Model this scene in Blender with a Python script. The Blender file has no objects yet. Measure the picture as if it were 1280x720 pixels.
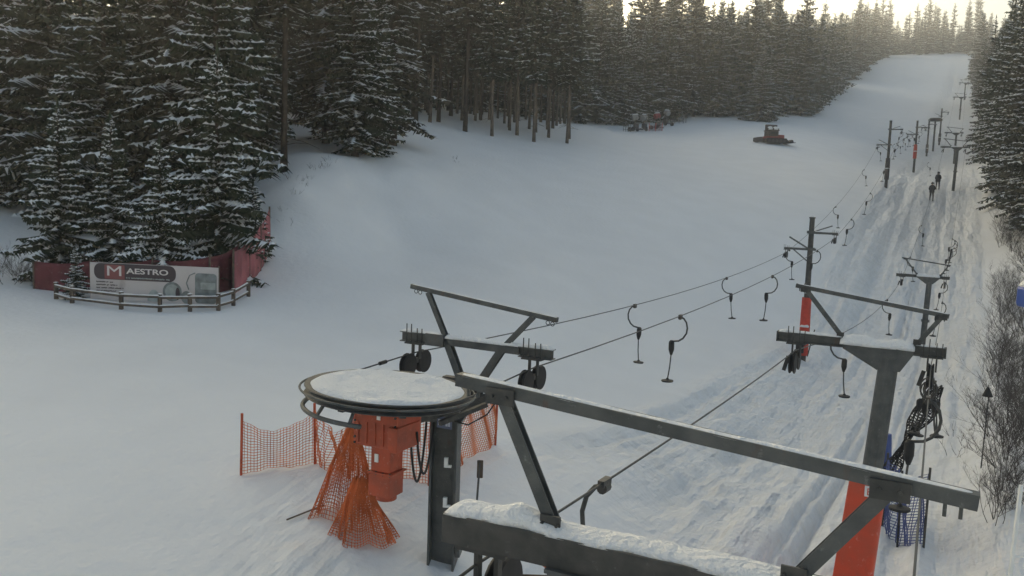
import bpy, bmesh, math, random
import numpy as np
from mathutils import Vector, Matrix
rnd = random.Random(7)
R = math.radians
SC = bpy.context.scene
COL = SC.collection

# ------------------------------------------------------------------ camera
CAMZ = 6.0; F = 1100.0; PITCH = R(5.97); ROLL = R(2.0)
f_ = Vector((0, math.cos(PITCH), -math.sin(PITCH)))
u0 = Vector((0, math.sin(PITCH), math.cos(PITCH))); r0 = Vector((1, 0, 0))
rt_ = r0*math.cos(ROLL) + u0*math.sin(ROLL)
up_ = u0*math.cos(ROLL) - r0*math.sin(ROLL)
cd = bpy.data.cameras.new('camera'); cam = bpy.data.objects.new('camera', cd); COL.objects.link(cam)
cam.matrix_world = Matrix(((rt_.x, up_.x, -f_.x, 0), (rt_.y, up_.y, -f_.y, 0), (rt_.z, up_.z, -f_.z, CAMZ), (0, 0, 0, 1)))
cd.sensor_width = 36; cd.lens = 36*F/1280; cd.clip_start = 0.05; cd.clip_end = 3000
SC.camera = cam

# ------------------------------------------------------------------ light
SUN_EL = R(11); SUN_AZ = R(-24)      # azimuth from +Y (view direction), to the left
w = bpy.data.worlds.new('World'); SC.world = w; w.use_nodes = True
nt = w.node_tree; sky = nt.nodes.new('ShaderNodeTexSky'); sky.sky_type = 'NISHITA'; sky.sun_disc = False
sky.sun_elevation = SUN_EL; sky.sun_rotation = SUN_AZ; sky.air_density = 0.65; sky.dust_density = 7.0; sky.ozone_density = 0.4
bg = nt.nodes['Background']; tn = nt.nodes.new('ShaderNodeMix'); tn.data_type = 'RGBA'; tn.blend_type = 'MULTIPLY'; tn.inputs['Factor'].default_value = 1; tn.inputs[7].default_value = (.985, 1.02, .90, 1)
nt.links.new(sky.outputs[0], tn.inputs[6]); nt.links.new(tn.outputs[2], bg.inputs[0]); bg.inputs[1].default_value = 0.12
sl = bpy.data.lights.new('sun', 'SUN'); sun = bpy.data.objects.new('sun', sl); COL.objects.link(sun)
sl.energy = 2.4; sl.angle = R(6); sl.color = (1.0, .90, .66)
sd = Vector((math.sin(SUN_AZ)*math.cos(SUN_EL), math.cos(SUN_AZ)*math.cos(SUN_EL), math.sin(SUN_EL)))
sun.rotation_euler = sd.to_track_quat('Z', 'Y').to_euler()
SC.view_settings.view_transform = 'Standard'; SC.view_settings.look = 'None'
SC.view_settings.gamma = 1; SC.view_settings.exposure = 1.46
SC.cycles.volume_bounces = 1

# ------------------------------------------------------------------ pixel helpers
def P(px, py, y):
    d = f_*F + rt_*(px-640) - up_*(py-360)
    d = d*(y/d.y)
    return Vector((d.x, d.y, d.z+CAMZ))

# ------------------------------------------------------------------ terrain height
CP = [(0,720,10.8),(150,720,10.9),(300,720,11),(560,705,11.6),(700,700,12.4),(900,695,13.9),(1090,722,14.1),(1235,690,14.5),
(430,600,13.3),(630,555,16.3),(1000,600,20.3),(800,560,20.2),(1150,560,23.7),(1240,500,28),(700,500,23.5),(450,500,19.3),(200,450,20),(0,450,19.3),
(1000,450,40.5),(1156,440,44.7),(190,386,27),(60,374,28),(0,360,29),(270,381,28),(335,338,33),(348,220,43),(420,200,48),(505,202,52),
(352,300,36),(380,285,37.5),(440,250,43),(520,205,54),(372,228,41),(470,205,50),(420,186,54),(515,153,75),(620,178,75),(700,181,82),(730,160,115),(500,300,42),(600,400,30),(700,300,50),(800,250,62),(900,200,92),(962,178,112),
(850,150,152),(785,164,132),(1000,145,170),(900,147,158),(740,156,135),(1080,74,370),(1190,71,400),(1140,69,410),(1092,73,398),(1104,71,410),(1062,90,312),(1120,69.5,425),(1040,110,262),(1100,130,215),
(1190,130,230),(1183,168,165),(1090,185,130),(1107,235,88),(1180,238,90),(1050,262,72),(1000,320,58),(950,390,47),(1215,257,85),(1228,350,58),(1240,420,42),
(850,450,33),(750,400,37),(660,350,39),(1140,216,116),(1154,196,150),(420,430,25),(420,370,31),
(300,200,50),(100,250,50),(0,230,50),(300,160,75),(100,180,90),(1280,200,90),(1270,330,58),(1275,640,15.5),(1020,250,74)]
pu = []; ps = []
for a, b, y in CP:
    p = P(a, b, y); pu.append((p.x/p.y*2.0, math.log(p.y))); ps.append((p.z-CAMZ)/p.y)
for u_ in (-1.5, -.5, .5, 1.5):
    pu.append((u_, math.log(6.0))); ps.append(-5.3/6.0 if u_ < 0 else -5.8/6)
pu = np.array(pu); ps = np.array(ps)
def tpsk(A, B):
    r2 = ((A[:, None, :]-B[None, :, :])**2).sum(-1)
    return 0.5*r2*np.log(r2+1e-9)
n = len(pu)
K = tpsk(pu, pu) + np.eye(n)*8e-4
Pm = np.hstack([np.ones((n, 1)), pu])
A_ = np.zeros((n+3, n+3)); A_[:n, :n] = K; A_[:n, n:] = Pm; A_[n:, :n] = Pm.T
sol = np.linalg.solve(A_, np.concatenate([ps, np.zeros(3)])); Wc, Ac = sol[:n], sol[n:]
def h2(ix, iy, seed):
    v = np.sin(ix*127.1+iy*311.7+seed*74.7)*43758.5453
    return v-np.floor(v)
def vnoise(x, y, seed=0):
    ix = np.floor(x); iy = np.floor(y); fx = x-ix; fy = y-iy
    fx = fx*fx*(3-2*fx); fy = fy*fy*(3-2*fy)
    a = h2(ix, iy, seed); b = h2(ix+1, iy, seed); c = h2(ix, iy+1, seed); d = h2(ix+1, iy+1, seed)
    return (a*(1-fx)+b*fx)*(1-fy)+(c*(1-fx)+d*fx)*fy - .5
PX, PY = math.cos(R(26.6)), -math.sin(R(26.6))        # across the lifts
LX, LY = math.sin(R(26.6)), math.cos(R(26.6))         # up the lifts
def ss(x, a, b):
    t = np.clip((x-a)/(b-a), 0, 1); return t*t*(3-2*t)
def heights(x, y, mask=False):
    x = np.atleast_1d(np.asarray(x, float)); y = np.atleast_1d(np.asarray(y, float))
    yy = np.maximum(y, np.abs(x)/0.78); yy = np.maximum(yy, 1e-3)
    u = np.clip(x/yy, -.68, .62); back = y < 3
    dist = np.hypot(x, y); d = dist/np.sqrt(1+u*u); dc = np.clip(d, 8.5, 430)
    out = np.empty_like(x)
    for i in range(0, len(x), 40000):
        s = slice(i, i+40000)
        Q = np.stack([u[s]*2.0, np.log(dc[s])], 1)
        out[s] = (tpsk(Q, pu)@Wc + Ac[0] + Q@Ac[1:])*dc[s]
    z = out + CAMZ
    b = (x+.5)*PX + (y-12.3)*PY; a = x*LX + y*LY
    # rough lift track: ruts, ski tracks, ridges
    m = ss(b, -2.2, -.6)*(1-ss(b, 7.0, 8.5))*ss(a, -5, 2)
    m = m*(1-.75*(1-ss(a, 13, 19))*(1-ss(b, .8, 2.4)))
    nearf = np.clip(55/np.maximum(dist, 12), .4, 1)
    r = .24*vnoise(b*1.25+.4*vnoise(a*.2, b*.3, 5), a*.05, 1) + .12*vnoise(b*3.1, a*.09, 31) + .08*vnoise(b*2.6, a*.35, 2) + .055*vnoise(b*1.6, a*1.6, 3)
    r += .035*vnoise(b*4.5, a*3.2, 8)
    r -= .24*np.exp(-((b-1.15)/.4)**2)*(.6+vnoise(a*.25, b*0, 6))
    for tb in (3.55, 3.85, 4.7, 4.95):
        r -= .10*np.exp(-((b-tb-.3*vnoise(a*.07, a*0, 9))/.085)**2)
    r += .24*np.exp(-((b+1.4)/.6)**2)*(.5+vnoise(a*.3, b*.7, 11))*ss(dist, 14, 22)
    r += .07*vnoise(b*3.3+a*.4, a*2.1-b*.6, 17)*ss(vnoise(a*.25, b*.5, 18), -.2, .2)
    z = z + r*m*np.clip(nearf*1.9, 0, 1.8)
    # smooth piste with broad rolls and a groomed patch in the near left
    z = z + (1-m)*(.10*vnoise(x*.16, y*.16, 4) + .03*vnoise(x*.6, y*.6, 7))*nearf
    g = (1-ss(x, -4.4, -3.4))*(1-ss(dist, 14, 17.5))*ss(dist, 5, 7)
    z = z + g*(.024*np.sin((y*.99+x*.10)*2*math.pi/.21+1.5*vnoise(x*.5, y*.8, 40))*(.6+vnoise(x*.9, y*1.4, 41)) + .025*vnoise(x*.9, y*2.5, 12))
    g2 = ss(x, -4.2, -3.2)*(1-ss(b, -1.2, -.6))*(1-ss(dist, 15, 18))
    z = z + g2*(.10*vnoise(x*1.1, y*1.1, 13)+.06*vnoise(x*2.6, y*2.9, 14)+.03*vnoise(x*6, y*6, 15))
    bk = ss(y, 33, 38)*(1-ss(y, 54, 62))*ss(x, -17, -13)*(1-ss(x, -6.5, -4.5))
    z = z + bk*(.34*vnoise(x*.42, y*.35, 51)+.09*vnoise(x*1.0, y*.9, 52)+.03*vnoise(x*2.6, y*2.4, 53))
    if mask: return z, np.clip(m+.4*g2+.05*g, 0, 1)
    return z
def gz(x, y): return float(heights(x, y)[0])
def G(px, py, lo=9.0, hi=440.0):
    ys = np.geomspace(lo, hi, 900); d = P(px, py, 1.0)-Vector((0, 0, CAMZ))
    hs = heights(ys*d.x, ys); zs = CAMZ+ys*d.z
    k = np.argmax(zs <= hs)
    return Vector((ys[k]*d.x, ys[k], hs[k]))
def gat(px, y):
    x = P(px, 250, y).x
    return Vector((x, y, gz(x, y)))

# ------------------------------------------------------------------ materials
def mat(name, col, rough=.6, metal=0, var=.0, nscale=8, bump=0, bscale=30, col2=None, spec=.4):
    m = bpy.data.materials.new(name); m.use_nodes = True; t = m.node_tree; b = t.nodes['Principled BSDF']
    b.inputs['Base Color'].default_value = (*col, 1); b.inputs['Roughness'].default_value = rough
    b.inputs['Metallic'].default_value = metal; b.inputs['Specular IOR Level'].default_value = spec
    tc = t.nodes.new('ShaderNodeTexCoord')
    if var or col2:
        nz = t.nodes.new('ShaderNodeTexNoise'); nz.inputs['Scale'].default_value = nscale; nz.inputs['Detail'].default_value = 5
        t.links.new(tc.outputs['Object'], nz.inputs['Vector'])
        cr = t.nodes.new('ShaderNodeValToRGB'); cr.color_ramp.elements[0].position = .35; cr.color_ramp.elements[1].position = .65
        c2 = col2 if col2 else tuple(c*(1+var) for c in col)
        c1 = col if col2 else tuple(c*(1-var) for c in col)
        cr.color_ramp.elements[0].color = (*c1, 1); cr.color_ramp.elements[1].color = (*c2, 1)
        t.links.new(nz.outputs['Fac'], cr.inputs[0]); t.links.new(cr.outputs[0], b.inputs['Base Color'])
    if bump:
        n2 = t.nodes.new('ShaderNodeTexNoise'); n2.inputs['Scale'].default_value = bscale; n2.inputs['Detail'].default_value = 6
        t.links.new(tc.outputs['Object'], n2.inputs['Vector'])
        bp = t.nodes.new('ShaderNodeBump'); bp.inputs['Strength'].default_value = bump; bp.inputs['Distance'].default_value = .05
        t.links.new(n2.outputs['Fac'], bp.inputs['Height']); t.links.new(bp.outputs[0], b.inputs['Normal'])
    return m
M = dict(
 snow=mat('snow', (.80,.805,.81), .75, bump=.8, bscale=4, var=.02, nscale=.4, spec=.2),
 cap=mat('snow_cap', (.82,.825,.83), .75, bump=.9, bscale=22, spec=.2),
 tsnow=mat('branch_snow', (.72,.74,.76), .8, spec=.1),
 needle=mat('needles', (.018,.030,.016), .75, col2=(.040,.052,.028), nscale=1.5, spec=.15),
 needle2=mat('needles_brownish', (.030,.034,.020), .75, col2=(.055,.052,.032), nscale=1.2, spec=.15),
 bark=mat('bark', (.055,.042,.033), .9, var=.35, nscale=6, bump=.6, bscale=18, spec=.1),
 pinebark=mat('pale_bark', (.13,.105,.085), .9, var=.35, nscale=5, bump=.6, bscale=18, spec=.1),
 twig=mat('bare_twigs', (.045,.038,.034), .9, col2=(.13,.12,.115), nscale=5, spec=.1),
 steel=mat('galvanised_steel', (.060,.065,.066), .5, .2, col2=(.105,.11,.108), nscale=5, bump=.15, bscale=50),
 darksteel=mat('dark_steel', (.035,.038,.038), .5, .2, col2=(.072,.070,.066), nscale=8, bump=.1, bscale=50),
 black=mat('black_rubber', (.014,.014,.015), .6, var=.3, nscale=12),
 orange=mat('orange_paint', (.44,.075,.03), .5, col2=(.27,.06,.03), nscale=4, bump=.1, bscale=25),
 pad=mat('orange_padding', (.66,.075,.03), .55, col2=(.5,.08,.04), nscale=2.5, bump=.5, bscale=4),
 redpad=mat('red_padding', (.50,.05,.03), .6, var=.15, nscale=3, bump=.3, bscale=6),
 net=mat('orange_net', (.60,.16,.05), .6, var=.2, nscale=3),
 netpost=mat('orange_plastic_pole', (.42,.075,.03), .55, var=.15, nscale=6),
 bluenet=mat('blue_net', (.10,.13,.30), .6, var=.2, nscale=3),
 bluemat=mat('blue_padding', (.07,.11,.30), .6, var=.2, nscale=3, bump=.3, bscale=6),
 redcloth=mat('dark_red_cloth', (.13,.03,.036), .8, var=.25, nscale=1.2, bump=.4, bscale=4),
 pinkcloth=mat('faded_red_cloth', (.34,.11,.12), .8, var=.25, nscale=1.5, bump=.4, bscale=4),
 wood=mat('old_wood', (.11,.085,.065), .85, var=.3, nscale=6, bump=.4, bscale=25),
 vinyl=mat('banner_vinyl', (.50,.46,.45), .5, var=.06, nscale=1.2),
 vink=mat('banner_dark', (.055,.04,.045), .5), vred=mat('banner_red', (.22,.07,.07), .5), vlet=mat('banner_letter', (.62,.58,.56), .5),
 vgr=mat('banner_grey', (.17,.19,.19), .5, var=.3, nscale=4), vgr2=mat('banner_mid_grey', (.30,.33,.32), .5, var=.2, nscale=4),
 plate=mat('blue_plate', (.09,.12,.20), .4), platelet=mat('plate_letter', (.45,.5,.6), .4),
 domew=mat('white_dome_paint', (.88,.88,.87), .3, spec=.6),
 whitep=mat('white_paint', (.72,.73,.72), .5, var=.05),
 cable=mat('steel_rope', (.045,.048,.05), .5, .3),
 jacket=mat('dark_jacket', (.018,.019,.022), .8, var=.2, nscale=10), trous=mat('dark_trousers', (.028,.03,.035), .8),
 skin=mat('skin', (.45,.27,.2), .6), helmet=mat('helmet', (.03,.03,.035), .35), ski=mat('ski_top', (.12,.12,.14), .4),
 glass=mat('cab_glass', (.02,.025,.03), .1, spec=.8), machine=mat('machine_dark', (.06,.05,.05), .5, .1, var=.3, nscale=4),
 machred=mat('machine_red', (.30,.05,.045), .5, var=.2), bluebox=mat('blue_box', (.03,.07,.28), .4, var=.08), ylw=mat('yellow_gun', (.28,.27,.25), .5),
)

def weather(name, rust, frost, sc=3.0):
    m = M[name]; t = m.node_tree; L = t.links; b = t.nodes['Principled BSDF']; tc = [n for n in t.nodes if n.type == 'TEX_COORD'][0]
    for col, lo, hi, s_, st in ((rust, .58, .70, sc, (1, 1, .35)), (frost, .60, .74, sc*7, (1, 1, 1))):
        mp = t.nodes.new('ShaderNodeMapping'); mp.inputs['Scale'].default_value = st; L.new(tc.outputs['Object'], mp.inputs[0])
        n = t.nodes.new('ShaderNodeTexNoise'); n.inputs['Scale'].default_value = s_; n.inputs['Detail'].default_value = 8; n.inputs['Roughness'].default_value = .68; L.new(mp.outputs[0], n.inputs['Vector'])
        mr = t.nodes.new('ShaderNodeMapRange'); mr.inputs['From Min'].default_value = lo; mr.inputs['From Max'].default_value = hi; mr.inputs['To Max'].default_value = .75; L.new(n.outputs['Fac'], mr.inputs['Value'])
        mx = t.nodes.new('ShaderNodeMix'); mx.data_type = 'RGBA'; src = b.inputs['Base Color'].links[0].from_socket
        L.new(mr.outputs[0], mx.inputs['Factor']); L.new(src, mx.inputs[6]); mx.inputs[7].default_value = (*col, 1); L.new(mx.outputs[2], b.inputs['Base Color'])
weather('steel', (.11, .055, .035), (.24, .25, .25)); weather('darksteel', (.07, .04, .028), (.16, .165, .165)); weather('orange', (.15, .05, .03), (.5, .3, .25), 2.5); weather('pad', (.36, .07, .04), (.7, .35, .3), 1.5)
weather('vinyl', (.36, .31, .30), (.6, .58, .57), 1.5); weather('redcloth', (.09, .03, .035), (.35, .25, .26), 1.2); weather('pinkcloth', (.22, .07, .08), (.5, .4, .41), 1.2)
def snow_nodes():
    m = M['snow']; t = m.node_tree; L = t.links; b = t.nodes['Principled BSDF']
    old = [n for n in t.nodes if n.type == 'BUMP'][0]; tc = [n for n in t.nodes if n.type == 'TEX_COORD'][0]
    at = t.nodes.new('ShaderNodeAttribute'); at.attribute_name = 'rough'
    mp = t.nodes.new('ShaderNodeMapping'); mp.inputs['Rotation'].default_value = (0, 0, R(26.6)); mp.inputs['Scale'].default_value = (1.0, 1.0, 1)
    L.new(tc.outputs['Object'], mp.inputs[0])
    prev = old
    for sc, st, ds, ms in ((1.5, .8, .34, (1.8, .2, 1)), (1.3, .5, .20, (1, 1.6, 1)), (4.2, .55, .09, (.8, 1.8, 1)), (13, .6, .035, (1, 1, 1))):
        mp2 = t.nodes.new('ShaderNodeMapping'); mp2.inputs['Scale'].default_value = ms; L.new(mp.outputs[0], mp2.inputs[0])
        n = t.nodes.new('ShaderNodeTexNoise'); n.inputs['Scale'].default_value = sc; n.inputs['Detail'].default_value = 3; n.inputs['Roughness'].default_value = .55
        L.new(mp2.outputs[0], n.inputs['Vector'])
        mm = t.nodes.new('ShaderNodeMath'); mm.operation = 'MULTIPLY'; mm.inputs[1].default_value = st; L.new(at.outputs['Fac'], mm.inputs[0])
        bp = t.nodes.new('ShaderNodeBump'); bp.inputs['Distance'].default_value = ds; L.new(mm.outputs[0], bp.inputs['Strength']); L.new(n.outputs['Fac'], bp.inputs['Height']); L.new(prev.outputs[0], bp.inputs['Normal']); prev = bp
    L.new(prev.outputs[0], b.inputs['Normal'])
    # packed, slightly dirty snow in the tracks
    n = t.nodes.new('ShaderNodeTexNoise'); n.inputs['Scale'].default_value = 1.6; n.inputs['Detail'].default_value = 7; n.inputs['Roughness'].default_value = .7; L.new(mp.outputs[0], n.inputs['Vector'])
    mr = t.nodes.new('ShaderNodeMapRange'); mr.inputs['From Min'].default_value = .45; mr.inputs['From Max'].default_value = .72; L.new(n.outputs['Fac'], mr.inputs['Value'])
    mm = t.nodes.new('ShaderNodeMath'); mm.operation = 'MULTIPLY'; L.new(mr.outputs[0], mm.inputs[0]); L.new(at.outputs['Fac'], mm.inputs[1])
    mx = t.nodes.new('ShaderNodeMix'); mx.data_type = 'RGBA'; src = b.inputs['Base Color'].links[0].from_socket
    L.new(mm.outputs[0], mx.inputs['Factor']); L.new(src, mx.inputs[6]); mx.inputs[7].default_value = (.71, .705, .69, 1); L.new(mx.outputs[2], b.inputs['Base Color'])
snow_nodes()

# ------------------------------------------------------------------ mesh builder
class MB:
    def __init__(s): s.v = []; s.f = []; s.m = []; s.mi = 0
    def add(s, vs, fs):
        o = len(s.v); s.v += [tuple(v) for v in vs]; s.f += [tuple(i+o for i in f) for f in fs]; s.m += [s.mi]*len(fs); return s
    def box(s, c, sz, rot=None):
        c = Vector(c); hx, hy, hz = sz[0]/2, sz[1]/2, sz[2]/2
        vs = [Vector((x, y, z)) for x in (-hx, hx) for y in (-hy, hy) for z in (-hz, hz)]
        if rot is not None: vs = [rot@v for v in vs]
        return s.add([v+c for v in vs], [(0,1,3,2),(4,6,7,5),(0,4,5,1),(2,3,7,6),(0,2,6,4),(1,5,7,3)])
    def beam(s, a, b, w, h, up=(0,0,1)):
        a = Vector(a); b = Vector(b); d = (b-a); L = d.length; d.normalize(); up = Vector(up)
        x = d.cross(up)
        if x.length < 1e-4: x = d.cross(Vector((0, 1, 0)))
        x.normalize(); z = x.cross(d)
        rot = Matrix((x, d, z)).transposed()
        return s.box((a+b)/2, (w, L, h), rot)
    def ibeam(s, a, b, w, h, t=.018, up=(0,0,1)):
        a = Vector(a); b = Vector(b); d = (b-a).normalized(); upv = Vector(up); x = d.cross(upv).normalized(); z = x.cross(d)
        s.beam(a+z*(h/2-t/2), b+z*(h/2-t/2), w, t, up); s.beam(a-z*(h/2-t/2), b-z*(h/2-t/2), w, t, up); s.beam(a, b, t, h-2*t-.002, up)
        return s
    def tube(s, pts, r, n=8, cap=True):
        pts = [Vector(p) for p in pts]; N = len(pts); rr = r if isinstance(r, (list, tuple)) else [r]*N
        o = len(s.v); ref = None; vs = []; fs = []
        for i, p in enumerate(pts):
            d = (pts[min(i+1, N-1)]-pts[max(i-1, 0)])
            if d.length < 1e-9: d = Vector((0, 0, 1))
            d.normalize()
            if ref is None:
                ref = Vector((0, 0, 1)) if abs(d.z) < .9 else Vector((1, 0, 0))
            x = d.cross(ref).normalized(); y = x.cross(d); ref = y if abs(y.dot(d)) < .9 else ref
            for k in range(n):
                a = 2*math.pi*k/n; vs.append(p+(x*math.cos(a)+y*math.sin(a))*rr[i])
        for i in range(N-1):
            for k in range(n):
                k2 = (k+1) % n; fs.append((i*n+k, i*n+k2, (i+1)*n+k2, (i+1)*n+k))
        if cap: fs.append(tuple(range(n))[::-1]); fs.append(tuple((N-1)*n+k for k in range(n)))
        return s.add(vs, fs)
    def cyl(s, a, b, r, n=16, r2=None): return s.tube([a, b], [r, r if r2 is None else r2], n)
    def ring(s, c, ax, Rr, r, n=48, m=8, a0=0, a1=2*math.pi, ux=None):
        c = Vector(c); ax = Vector(ax).normalized()
        x = Vector(ux) if ux else ax.orthogonal().normalized(); y = ax.cross(x).normalized(); x = y.cross(ax)
        full = abs(a1-a0-2*math.pi) < 1e-6
        pts = [c+(x*math.cos(a0+(a1-a0)*i/n)+y*math.sin(a0+(a1-a0)*i/n))*Rr for i in range(n+1)]
        return s.tube(pts, r, m, cap=not full)
    def lathe(s, prof, c=(0,0,0), n=24, rot=None):
        c = Vector(c); vs = []; fs = []
        for (r, z) in prof:
            for k in range(n):
                a = 2*math.pi*k/n; v = Vector((r*math.cos(a), r*math.sin(a), z))
                if rot is not None: v = rot@v
                vs.append(v+c)
        for i in range(len(prof)-1):
            for k in range(n):
                k2 = (k+1) % n; fs.append((i*n+k, i*n+k2, (i+1)*n+k2, (i+1)*n+k))
        fs.append(tuple(range(n))[::-1]); fs.append(tuple((len(prof)-1)*n+k for k in range(n)))
        return s.add(vs, fs)
    def cap(s, a, b, w, h, seed=0, mound=None, seg=None):
        """lumpy snow lying along a beam top from a to b"""
        a = Vector(a); b = Vector(b); d = b-a; L = d.length; d.normalize(); x = d.cross(Vector((0,0,1))).normalized()
        seg = seg or max(6, int(L/.06)); rr = random.Random(seed); ph = [rr.uniform(0, 6.28) for _ in range(6)]
        vs = []; fs = []; nn = 9
        for i in range(seg+1):
            t = i/seg; p = a+d*(L*t); e = min(1, min(t, 1-t)*L/.07+.15)**.5
            n1 = 1+.18*math.sin(t*L*5+ph[0])+.12*math.sin(t*L*13+ph[1])+.06*math.sin(t*L*31+ph[2])
            hh = h*n1*e; ww = w*(1+.08*math.sin(t*L*9+ph[3])+.05*math.sin(t*L*23+ph[4]))
            if mound: hh += mound[1]*math.exp(-((t-mound[0])/mound[2])**2)
            for k in range(nn):
                q = -1+2*k/(nn-1); vs.append(p+x*(ww/2*q)+Vector((0, 0, 1))*(hh*(1-abs(q)**2.6)-.004))
        for i in range(seg):
            for k in range(nn-1): fs.append((i*nn+k, (i+1)*nn+k, (i+1)*nn+k+1, i*nn+k+1))
            fs.append((i*nn, i*nn+nn-1, (i+1)*nn+nn-1, (i+1)*nn))
        fs.append(tuple(range(nn))); fs.append(tuple(seg*nn+k for k in range(nn))[::-1])
        return s.add(vs, fs)
    def build(s, name, mats, parent=None, smooth=False, loc=None, bevel=0):
        me = bpy.data.meshes.new(name); me.from_pydata(s.v, [], s.f)
        ml = mats if isinstance(mats, (list, tuple)) else [mats]
        for q in ml: me.materials.append(M[q] if isinstance(q, str) else q)
        if len(ml) > 1: me.polygons.foreach_set('material_index', s.m)
        if smooth: me.polygons.foreach_set('use_smooth', [True]*len(me.polygons))
        me.update()
        o = bpy.data.objects.new(name, me); COL.objects.link(o)
        if parent: o.parent = parent
        if loc is not None: o.location = loc
        if bevel:
            b = o.modifiers.new('bevel', 'BEVEL'); b.width = bevel; b.segments = 2; b.limit_method = 'ANGLE'
        return o
def tag(o, label, cat, group=None, kind=None):
    if label and len(label.replace(',', ' ').split()) > 16: print('LONG', label)
    if label: o['label'] = label
    if cat: o['category'] = cat
    if group: o['group'] = group
    if kind: o['kind'] = kind
    return o
def empty(name, loc, rz=0):
    o = bpy.data.objects.new(name, None); COL.objects.link(o); o.location = loc; o.rotation_euler = (0, 0, rz); o.empty_display_size = .2; return o
def copy_tree(o, parent=None):
    c = o.copy(); COL.objects.link(c); c.parent = parent
    for ch in list(o.children): copy_tree(ch, c)
    return c
def text_mesh(body, size, name, m, parent, loc, rot, extr=.004, width=None):
    cu = bpy.data.curves.new('t', 'FONT'); cu.body = body; cu.size = size; cu.extrude = extr; cu.offset = 0 if len(body) == 1 else size*.02; cu.align_x = 'LEFT'
    to = bpy.data.objects.new('t', cu); COL.objects.link(to)
    bpy.context.view_layer.update()
    me = bpy.data.meshes.new_from_object(to.evaluated_get(bpy.context.evaluated_depsgraph_get()))
    bpy.data.objects.remove(to)
    me.materials.clear(); me.materials.append(M[m])
    xs = [v.co.x for v in me.vertices]
    if width and xs:
        k = width/(max(xs)-min(xs)); mn = min(xs)
        for v in me.vertices: v.co.x = (v.co.x-mn)*k
    o = bpy.data.objects.new(name, me); COL.objects.link(o); o.parent = parent; o.location = loc; o.rotation_euler = rot
    return o

# ------------------------------------------------------------------ ground
def make_ground():
    inner = np.radians(np.linspace(-36, 36, 620)); outer = np.radians(np.linspace(36, 324, 120))[1:-1]
    th = np.concatenate([inner, outer]); nth = len(th)
    rr = np.concatenate([[.02, 1, 2], np.geomspace(3, 640, 620)]); nr = len(rr)
    TH, RR = np.meshgrid(th, rr); X = (RR*np.sin(TH)).ravel(); Y = (RR*np.cos(TH)).ravel()
    Z, MK = heights(X, Y, True)
    co = np.stack([X, Y, Z], 1).astype(np.float32)
    i = np.arange(nr-1)[:, None]; j = np.arange(nth)[None, :]; j2 = (j+1) % nth
    q = np.stack([i*nth+j, i*nth+j2, (i+1)*nth+j2, (i+1)*nth+j], -1).reshape(-1, 4)[:, ::-1]
    me = bpy.data.meshes.new('snow_ground'); me.vertices.add(len(co)); me.vertices.foreach_set('co', co.ravel())
    me.loops.add(q.size); me.loops.foreach_set('vertex_index', q.ravel().astype(np.int32))
    me.polygons.add(len(q)); me.polygons.foreach_set('loop_start', np.arange(0, q.size, 4, dtype=np.int32))
    me.update(calc_edges=True); me.polygons.foreach_set('use_smooth', np.ones(len(q), bool)); me.materials.append(M['snow'])
    at = me.attributes.new('rough', 'FLOAT', 'POINT'); at.data.foreach_set('value', MK.astype(np.float32))
    o = bpy.data.objects.new('snow_ground', me); COL.objects.link(o)
    tag(o, 'snow covered ski slope and valley ground', 'ground', kind='structure')
make_ground()

# ------------------------------------------------------------------ haze
hb = MB(); hb.box((0, 0, 30), (1500, 1500, 190))
hz = hb.build('haze', 'snow'); hm = bpy.data.materials.new('haze_air'); hm.use_nodes = True
ht = hm.node_tree; ht.nodes.clear(); ho = ht.nodes.new('ShaderNodeOutputMaterial'); pv = ht.nodes.new('ShaderNodeVolumePrincipled')
pv.inputs['Color'].default_value = (.93, .93, .93, 1); pv.inputs['Density'].default_value = .0008; pv.inputs['Anisotropy'].default_value = .7
ht.links.new(pv.outputs[0], ho.inputs['Volume']); hz.data.materials.clear(); hz.data.materials.append(hm)
tag(hz, 'thin grey winter haze over the slope', 'haze', kind='stuff')

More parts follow.
